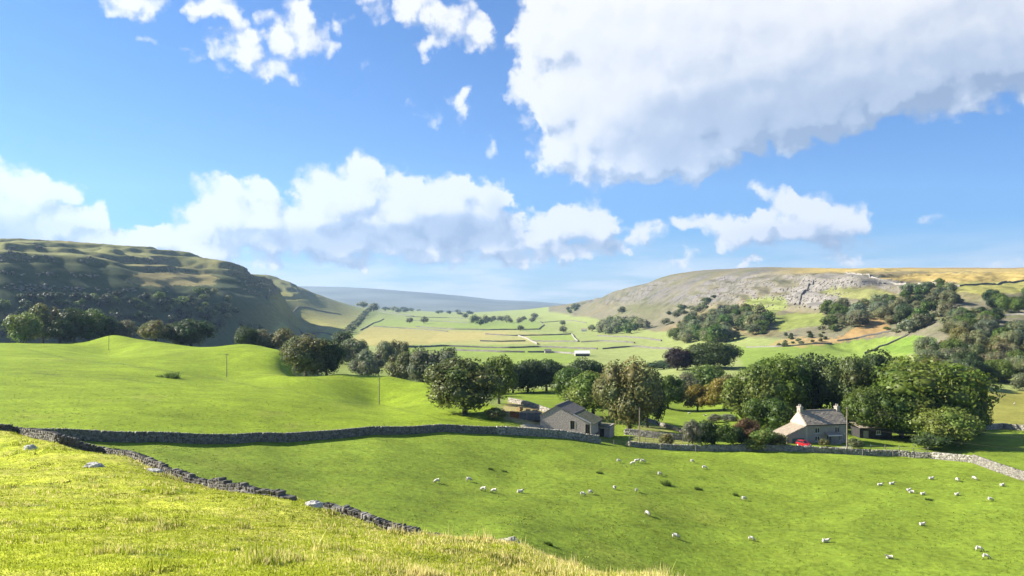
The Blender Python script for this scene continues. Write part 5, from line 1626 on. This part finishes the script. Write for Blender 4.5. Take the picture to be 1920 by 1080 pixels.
def far_barn(u, v, L_, W, E, R_, rz, label, dmin, roofmat='tin_sheet', wallmat='house_wall', open_front=True):
    c = at(u, v, dmin)
    r = empty('far_barn', c, rz, label, 'barn')
    w = MB().box(0, L_, W - .3, W, -1, E).extr([(0, -1), (W, -1), (W, E), (W / 2, R_), (0, E)], 0, .3, 0).extr([(0, -1), (W, -1), (W, E), (W / 2, R_), (0, E)], L_ - .3, L_, 0)
    w.box(.3, L_ - .3, 0, .3, E - 1.0, E) if open_front else w.box(.3, L_ - .3, 0, .3, -1, E)
    w.build('wall', M_[wallmat], r)
    n = 5 if open_front else 0
    for k in range(1, n):
        MB().box(k * L_ / n - .15, k * L_ / n + .15, 0.02, .28, -1, E - 1.003).build('post', M_['dark_timber'], r)
    MB().hexa([(-.4, -.4, E - .05), (L_ + .4, -.4, E - .05), (L_ + .4, W / 2, R_ + .05), (-.4, W / 2, R_ + .05), (-.4, -.4, E + .15), (L_ + .4, -.4, E + .15), (L_ + .4, W / 2, R_ + .25), (-.4, W / 2, R_ + .25)]) \
        .hexa([(-.4, W / 2, R_ + .05), (L_ + .4, W / 2, R_ + .05), (L_ + .4, W + .4, E - .05), (-.4, W + .4, E - .05), (-.4, W / 2, R_ + .25), (L_ + .4, W / 2, R_ + .25), (L_ + .4, W + .4, E + .15), (-.4, W + .4, E + .15)]).build('roof', M_[roofmat], r)
    return r
far_barn(1079, 668, 15, 9, 2.8, 5.4, .05, 'white roofed open fronted barn alone in the valley fields', 600)
far_barn(1022, 662, 7, 5, 2.2, 4.0, .1, 'tiny stone barn on the field wall left of the white roofed barn', 600, 'barn_slate', 'rubble_wall', False)
far_barn(1090, 622, 11, 7, 3.4, 6.2, -.1, 'small white cottage beside the plantation under the fell', 900, 'roof_slate', 'white_paint', False)
far_barn(695, 580, 26, 14, 7, 12, -.1, 'far farm building at the top end of the hedged lane', 2500, 'roof_slate', 'house_wall', False)

# ------------------------------------------------------------------ the red car
def car():
    b = ud(1507, 184.8)
    r = empty('parked_car', b, math.radians(-62), 'small red hatchback parked in front of the house', 'car')
    r.scale = (.92, .92, .92)
    # body: cross sections along the car (x forward), each half width, sill, waist
    secs = [(-1.95, .70, .35, .75), (-1.88, .80, .26, .92), (-1.2, .84, .22, .96), (.6, .85, .22, .94), (1.3, .82, .24, .86), (1.8, .74, .28, .74), (1.95, .62, .34, .62)]
    V, Fq = [], []
    for x, w, z0, z1 in secs:
        V += [(x, -w * .96, z0), (x, -w, (z0 + z1) / 2), (x, -w * .93, z1), (x, w * .93, z1), (x, w, (z0 + z1) / 2), (x, w * .96, z0)]
    for i in range(len(secs) - 1):
        for k in range(6):
            a, c = i * 6 + k, i * 6 + (k + 1) % 6
            Fq.append((a, c, c + 6, a + 6))
    Fq += [tuple(range(6))[::-1], tuple(range((len(secs) - 1) * 6, len(secs) * 6))]
    m = MB(); m.poly(V, Fq)
    body = m.build('body', M_['red_paint'], r, bevel=.025, smooth=False)
    cab = [(-1.82, .72, .90), (-1.45, .60, 1.46), (.15, .60, 1.48), (.95, .74, .90)]
    V = [p for x, w, z in cab for p in ((x, -w, z), (x, w, z))]
    gl = MB().poly(V, [(0, 1, 3, 2), (2, 3, 5, 4), (4, 5, 7, 6), (0, 2, 4, 6), (1, 7, 5, 3), (0, 6, 7, 1)]).build('glasshouse', M_['window_glass'], r)
    MB().hexa([(-1.52, -.62, 1.44), (.22, -.62, 1.46), (.22, .62, 1.46), (-1.52, .62, 1.44), (-1.4, -.55, 1.52), (.1, -.55, 1.53), (.1, .55, 1.53), (-1.4, .55, 1.52)]).build('roof', M_['red_paint'], r)
    for s in (-1, 1):
        for (x0, z0, x1, z1) in ((.98, .9, .16, 1.47), (-1.83, .9, -1.46, 1.46), (-.45, .93, -.45, 1.47)):
            MB().tube([(x0, s * .73, z0), (x1, s * .615, z1)], .05, 6).build('pillar', M_['red_paint'], r)
    for x in (-1.2, 1.2):
        for s in (-1, 1):
            wl_ = MB().tube([(x, s * .66, .30), (x, s * .86, .30)], .30, 18).build('wheel', M_['tyre_rubber'], r)
            MB().tube([(x, s * .80, .30), (x, s * .875, .30)], .18, 12).build('rim', M_['chrome'], wl_)
    for s in (-1, 1):
        MB().box(1.80, 1.93, s * .40 - .14, s * .40 + .14, .55, .70).build('headlight', M_['lamp_glass'], r)
        MB().box(-1.97, -1.87, s * .62 - .1, s * .62 + .1, .62, .85).build('tail_light', M_['red_paint'], r)
        MB().box(.55, .72, s * .88 - .08, s * .88 + .08, .92, 1.04).build('mirror', M_['red_paint'], r)
    MB().box(1.86, 2.02, -.66, .66, .30, .46).build('bumper', M_['tyre_rubber'], r)
    MB().box(1.93, 2.035, -.26, .26, .47, .58).build('number_plate', M_['white_paint'], r)
car()

# ------------------------------------------------------------------ poles, fences
def utility_pole(b, h, arm, label, low_arm=False):
    r = empty('utility_pole', b, math.radians(rnd.uniform(-15, 15)), label, 'pole')
    MB().tube([(0, 0, -.3), (.02, 0, h * .5), (.03, 0, h)], [.15, .13, .10], 10).build('post', M_['pole_timber'], r)
    a = MB().box(-arm / 2, arm / 2, -.14, -.04, h - .35, h - .22).build('crossarm', M_['pole_timber'], r)
    for k in (-.42, 0, .42):
        MB().tube([(k * arm, -.09, h - .22), (k * arm, -.09, h - .06)], [.05, .04], 8).build('insulator', M_['concrete'], a)
    if low_arm:
        MB().box(-.62, .62, -.2, -.1, h * .42, h * .42 + .12).build('step_bracket', M_['pole_timber'], r)
    return r
mat_basic('pole_timber', (0.20, 0.165, 0.12), (0.32, 0.27, 0.20), 3.0, bump=0.02)
for u, v, top, arm, label, la in [(204, 657, 629, 1.4, 'farthest utility pole, on the hummock of the left pasture', False), (425, 707, 663, 1.5, 'utility pole in the middle of the left pasture', False),
                                  (711, 758, 707, 1.2, 'utility pole near the crest of the left pasture, left of the dark sycamore', False), (1199, 836, 765, .8, 'plain wooden pole in front of the tan leaved tree', False),
                                  (1588, 851, 764, 1.0, 'roadside utility pole at the right end of the house', True)]:
    b = at(u, v, 90)
    utility_pole(b, (v - top) / F * b.y, arm, label, la)

def wire(a, b, sag, label):
    m = MB(); n = 14
    m.tube([Vector(a).lerp(Vector(b), i / n) - Vector((0, 0, sag * 4 * (i / n) * (1 - i / n))) for i in range(n + 1)], .02, 5)
    return setp(m.build('overhead_wire', M_['dark_timber']), label=label, category='wire')
pb = at(1588, 851, 90); pt = pb + Vector((0, 0, (851 - 764) / F * pb.y - .15))
wire(pt, ud(2010, 150, 7.5), .5, 'thin overhead wire running right from the roadside pole')
wire(pt + Vector((0, 0, -4.0)), ud(2010, 150, 5.5), .6, 'lower overhead wire running right from the roadside pole')

def fence(pts, label, post_h=1.15, rails=(.35, .68, 1.0), gap=1.9, mat='grey_timber'):
    path = resample(pts, gap)
    b0 = path[0]; z0 = float(z_at(b0.x, b0.y))
    r = empty('wooden_fence', (b0.x, b0.y, z0), 0, label, 'fence')
    L_ = [Vector((p.x - b0.x, p.y - b0.y, float(z_at(p.x, p.y)) - z0)) for p in path]
    for p in L_:
        MB().tube([p + Vector((0, 0, -.3)), p + Vector((rnd.uniform(-.04, .04), 0, post_h * rnd.uniform(.92, 1.08)))], [.075, .065], 6).build('post', M_[mat], r)
    for a, b in zip(L_[:-1], L_[1:]):
        for h in rails:
            MB().tube([a + Vector((0, -.07, h)), b + Vector((0, -.07, h + rnd.uniform(-.04, .04)))], .042, 5).build('rail', M_[mat], r)
    return r
fence([ud(1126, 178.6), ud(1150, 179.2), ud(1176, 180)], 'wooden rail fence closing the gap in the wall right of the barn')
fence([ud(1180, 186), ud(1240, 187), ud(1300, 187)], 'weathered rail fence along the garden track', rails=(.5, .95))
fence([ud(1606, 185), ud(1660, 184), ud(1740, 181)], 'pale rail fence along the lane under the trees right of the house', rails=(.55, 1.05), post_h=1.4, gap=2.6)
# short stakes along the pasture side of the wall
for u, lab in ((1238, 'thin fence stake against the wall below the garden'), (1304, 'fence stake against the wall below the silvery shrub'), (1617, 'pale fence stake right of the roadside pole'), (1674, 'leaning fence stake below the shed')):
    b = ud(u, 179.6)
    o = MB().tube([(0, 0, -.2), (.03, 0, .8), (.05, 0, 1.5)], [.07, .065, .05], 7).build('fence_stake', M_['grey_timber'])
    o.location = b; setp(o, label=lab, category='stake')

# stone cairn on the skyline of the shadowed fell
def cairn():
    b = ud(222, 1385)
    o = MB().tube([(0, 0, -1), (.3, 0, 1.5), (.1, .2, 3.6), (.2, 0, 5.0)], [2.0, 1.7, 1.2, .4], 9).build('cairn', M_['wall_stone'])
    o.location = b
    setp(o, label='small stone cairn on the skyline of the shadowed fell', category='cairn')
cairn()
# ------------------------------------------------------------------ sheep
mat_basic('fleece', (0.58, 0.53, 0.45), (0.74, 0.70, 0.62), 9.0, bump=0.03, bscale=22, attr='tone')

def sheep_mesh(pose, seed):
    """one continuous skinned body; x forward, feet on z = 0"""
    if pose == 'lying':
        V = [(-.48, 0, .34), (-.15, 0, .36), (.2, 0, .36), (.46, 0, .44), (.60, 0, .66), (.74, 0, .70), (.88, 0, .62)]
        R = [.20, .29, .29, .22, .13, .10, .055]
    elif pose == 'standing':
        V = [(-.48, 0, .66), (-.15, 0, .66), (.2, 0, .66), (.44, 0, .70), (.58, 0, .90), (.70, 0, .98), (.86, 0, .90)]
        R = [.20, .28, .28, .21, .13, .10, .055]
    else:
        V = [(-.48, 0, .68), (-.15, 0, .66), (.2, 0, .65), (.44, 0, .60), (.60, 0, .42), (.70, 0, .24), (.80, 0, .09)]
        R = [.20, .28, .28, .21, .13, .09, .05]
    E = [(i, i + 1) for i in range(6)]
    for sp, x in ((0, -.46), (3, .36)):
        for s in (-1, 1):
            n = len(V)
            if pose == 'lying':
                V += [(x, s * .2, .16), (x + .22, s * .24, .05)]; R += [.09, .05]; E += [(sp, n), (n, n + 1)]
            else:
                V += [(x, s * .14, .42), (x - (.05 if sp == 0 else -.0), s * .14, .22), (x + .02, s * .14, .015)]; R += [.085, .045, .035]; E += [(sp, n), (n, n + 1), (n + 1, n + 2)]
    n = len(V)      # tail and ears
    V += [(-.62, 0, V[0][2] - .12)]; R += [.06]; E += [(0, n)]
    for s in (-1, 1):
        n = len(V); V += [(V[5][0] - .06, s * .17, V[5][2] + .05)]; R += [.03]; E += [(5, n)]
    me = bpy.data.meshes.new('sheep'); me.from_pydata(V, E, [])
    o = bpy.data.objects.new('sheep_skin', me); COL.objects.link(o)
    sk = o.modifiers.new('skin', 'SKIN')
    for i, r in enumerate(R):
        me.skin_vertices[0].data[i].radius = (r, r)
    me.skin_vertices[0].data[1].use_root = True
    ss = o.modifiers.new('sub', 'SUBSURF'); ss.levels = 2; ss.render_levels = 2
    dg = bpy.context.evaluated_depsgraph_get()
    out = bpy.data.meshes.new_from_object(o.evaluated_get(dg))
    bpy.data.objects.remove(o)
    co = np.empty(len(out.vertices) * 3); out.vertices.foreach_get('co', co); co = co.reshape(-1, 3)
    rg = np.random.default_rng(seed)
    head = np.array(V[5])
    hd = np.linalg.norm(co - head, axis=1) < .26
    wool = ~hd & (co[:, 2] > .34 if pose != 'lying' else co[:, 2] > .1)
    co += (rg.normal(0, .012, co.shape)) * wool[:, None]
    out.vertices.foreach_set('co', co.ravel().astype(np.float32))
    col = np.ones((len(co), 4), np.float32)
    col[hd, :3] = (.42, .38, .35)
    col[~wool & ~hd, :3] = (.40, .36, .32)
    a = out.attributes.new('tone', 'FLOAT_COLOR', 'POINT'); a.data.foreach_set('color', col.ravel())
    out.polygons.foreach_set('use_smooth', [True] * len(out.polygons))
    out.materials.clear(); out.materials.append(M_['fleece'])
    out.name = 'sheep'
    return out
FLOCK = {p: sheep_mesh(p, i) for i, p in enumerate(('grazing', 'standing', 'lying'))}
# column, row, heading (0 = to the right, 90 = away), pose, label
SHEEP = """
819|906|200|grazing|leftmost sheep of the flock, alone below the long dark wall
879|903|30|grazing|sheep right of the leftmost one and a little higher up
906|921|170|grazing|left one of the two sheep close together at mid left
926|924|175|grazing|right one of the two sheep close together at mid left
975|924|10|lying|sheep lying by itself between the left pair and the centre pair
1093|930|-15|grazing|larger left sheep of the centre pair
1107|927|40|grazing|right sheep of the centre pair
1152|918|100|grazing|sheep just right of the centre pair
1193|923|80|grazing|sheep seen from behind, second right of the centre pair
1160|867|15|grazing|single sheep below the gap in the wall, left of the huddled three
1186|872|190|grazing|front left sheep of the three huddled below the wooden pole
1194|868|5|standing|middle sheep of the three huddled below the wooden pole
1205|868|-10|grazing|right sheep of the three huddled below the wooden pole
1298|868|15|grazing|sheep grazing by the wall below the silvery garden shrub
1321|880|-10|grazing|sheep a little right of and below the one under the silvery shrub
1237|892|10|grazing|sheep just above the dark round clump of rushes
1214|967|-50|grazing|large near sheep with its head down right of the pasture centre
1267|1010|-20|grazing|nearest sheep in the lower middle of the pasture
1395|939|15|grazing|lone sheep in the middle of the pasture beside a rush clump
1409|1014|-25|grazing|near sheep with a long shadow, right of the lower middle one
1548|1017|-5|lying|sheep lying alone in the lower right pasture
1668|1048|175|lying|lowest sheep, lying at the bottom right of the pasture
1729|986|5|lying|sheep lying alone above the lowest one
1836|1034|-20|grazing|upper of the two near sheep at the lower right corner
1849|1048|-15|grazing|lower of the two near sheep at the lower right corner
1857|940|-5|grazing|big sheep standing alone near the right edge
1794|929|20|lying|sheep lying between the big right edge sheep and the row of three
1730|928|15|lying|right sheep of the row of three lying at the right
1709|925|170|lying|middle sheep of the row of three at the right
1704|921|20|lying|small left sheep tucked behind the middle one of the three
1672|909|5|lying|right one of the two sheep lying left of the row of three
1650|911|-10|lying|left one of the two sheep lying left of the row of three
1746|899|0|lying|sheep lying highest in the right part of the pasture
1795|903|90|grazing|small sheep seen end on under the big trees
1827|900|-60|grazing|sheep walking down beside the sunlit wall
1879|912|20|lying|rightmost sheep, lying below the sunlit wall
1868|748|10|lying|upper sheep in the sloping field at the right edge
1902|758|40|lying|lower sheep in the sloping field at the right edge
1292|776|10|lying|sheep lying in the small field behind the house garden
1322|780|200|lying|second sheep lying in the small field behind the garden
""".strip().split('\n')
for ln in SHEEP:
    u, v, hd, pose, lab = ln.split('|')
    b = at(float(u), float(v), 90)
    s = 0.77 * rnd.uniform(.92, 1.08)
    o = link_mesh('sheep', FLOCK[pose], None, b, (0, 0, math.radians(float(hd))), (s, s, s))
    setp(o, label=lab, category='sheep', group='sheep grazing in the pasture')

# ------------------------------------------------------------------ grass of the near slope
def meadow_grass(n=120000, seed=9):
    rg = np.random.default_rng(seed)
    u = rg.uniform(-80, 1420, n)
    f = rg.random(n) ** 0.75
    dc = D_CREST(u)
    d = 11.0 * (dc * 1.0 / 11.0) ** f
    ring = rg.random(n) < 0.14
    d[ring] = dc[ring] * rg.uniform(0.93, 1.015, ring.sum())
    x = (u - 960) / F * d; y = d
    z = z_at(x, y)
    clump = fbm(x / 2.0, y / 2.0, 3, .6); big = fbm(x / 7, y / 7, 3)
    crest = d / dc
    dry_ = np.clip(0.16 + 0.5 * clump + 0.4 * big + 0.55 * sstep(450, 1050, u) + 0.3 * sstep(.85, .98, crest), 0, 1)
    h = (0.02 + 0.05 * rg.random(n) ** 2 + 0.06 * np.clip(clump, 0, 1) + 0.16 * sstep(.32, .6, clump) + 0.06 * sstep(.88, .98, crest) + 0.08 * sstep(600, 1150, u)) * (0.7 + 0.6 * rg.random(n) + 1.6 * (rg.random(n) < .02))
    k = 3
    V, T = [], []
    is_dry = rg.random(n) < dry_ * 0.8
    cg = np.array([.36, .41, .035]) * rg.uniform(.75, 1.3, (n, 1)) * (1 - .55 * sstep(.05, .5, fbm(x / 1.3 + 8, y / 2.6, 3, .6)))[:, None]; cd = np.array([.78, .68, .28]) * rg.uniform(.7, 1.2, (n, 1))
    col = np.where(is_dry[:, None], cd, cg)
    for b in range(k):
        a = rg.uniform(0, 2 * np.pi, n); w = np.clip(0.008 + 0.0006 * d, .008, .04) * rg.uniform(.7, 1.4, n)
        ox, oy = rg.normal(0, .07, n), rg.normal(0, .07, n)
        lean = rg.normal(0, .35, n); la = rg.uniform(0, 2 * np.pi, n)
        hh = h * rg.uniform(.6, 1.2, n)
        p0 = np.stack([x + ox - np.cos(a) * w, y + oy - np.sin(a) * w, z - .03], 1)
        p1 = np.stack([x + ox + np.cos(a) * w, y + oy + np.sin(a) * w, z - .03], 1)
        p2 = np.stack([x + ox + np.cos(la) * lean * hh, y + oy + np.sin(la) * lean * hh, z + hh], 1)
        V.append(np.stack([p0, p1, p2], 1).reshape(-1, 3)); T.append(np.repeat(col, 3, 0))
    V = np.vstack(V); T = np.vstack(T)
    o = mesh_np('meadow_grass', V, np.arange(len(V)).reshape(-1, 3), MATS['grass_blade'], col=T)
    setp(o, kind='stuff', label='green and straw coloured grass on the near slope', category='grass')
meadow_grass()

def pasture_tufts(n=60000, seed=4):
    """coarse tufts, thistles and droppings of longer grass dotted over the grazed fields"""
    rg = np.random.default_rng(seed)
    u = rg.uniform(-60, 1990, n)
    d = np.where(u < 940, 85 * (330 / 85) ** rg.random(n), 88 * (178 / 88) ** rg.random(n))
    ok = (d > D_CREST(u) * 1.05) & (np.abs(d / D_WALL(u) - 1) > .02)
    ok &= (rg.random(n) < np.clip(.35 + .8 * fbm(u / 30, d / 9, 3), .05, 1))
    u, d = u[ok], d[ok]; n = len(u)
    x = (u - 960) / F * d; y = d; z = z_at(x, y)
    V, T = [], []
    c = np.array([.13, .185, .015]) * rg.uniform(.55, 1.5, (n, 1)) * np.where(rg.random((n, 1)) < .2, np.array([2.2, 1.7, 2.0]), 1.0)
    h = .05 + .14 * rg.random(n) ** 3
    for b in range(5):
        a = rg.uniform(0, 6.28, n); w = rg.uniform(.03, .07, n)
        ox, oy = rg.normal(0, .11, n), rg.normal(0, .11, n); hh = h * rg.uniform(.6, 1.2, n)
        V.append(np.stack([np.stack([x + ox - np.cos(a) * w, y + oy - np.sin(a) * w, z - .02], 1), np.stack([x + ox + np.cos(a) * w, y + oy + np.sin(a) * w, z - .02], 1),
                           np.stack([x + ox * 1.6, y + oy * 1.6, z + hh], 1)], 1).reshape(-1, 3)); T.append(np.repeat(c, 3, 0))
    V = np.vstack(V); T = np.vstack(T)
    setp(mesh_np('pasture_grass', V, np.arange(len(V)).reshape(-1, 3), MATS['grass_blade'], col=T), kind='stuff', label='coarse grass tufts dotted over the grazed pastures', category='grass')
pasture_tufts()

# ------------------------------------------------------------------ the air
def haze():
    zmin = float(GZ.min()) - 1.0; zmax = float(GZ.max()) + 6.0
    zmax = max(zmax, 190.0)
    o = MB().box(-18000, 18000, -300, DD[-1] + 200, zmin - 30, zmax).build('haze', haze_mat())
    setp(o, kind='stuff', label='thin blue haze over the valley', category='haze')
def haze_mat():
    m = bpy.data.materials.new('haze'); m.use_nodes = True
    nt = m.node_tree; nt.nodes.clear()
    out = new_node(nt, 'ShaderNodeOutputMaterial')
    v = new_node(nt, 'ShaderNodeVolumePrincipled')
    v.inputs['Color'].default_value = (0.46, 0.68, 1.0, 1)
    v.inputs['Density'].default_value = HAZE
    v.inputs['Anisotropy'].default_value = 0.2
    nt.links.new(v.outputs[0], out.inputs['Volume'])
    return m
HAZE = 5e-5
haze()
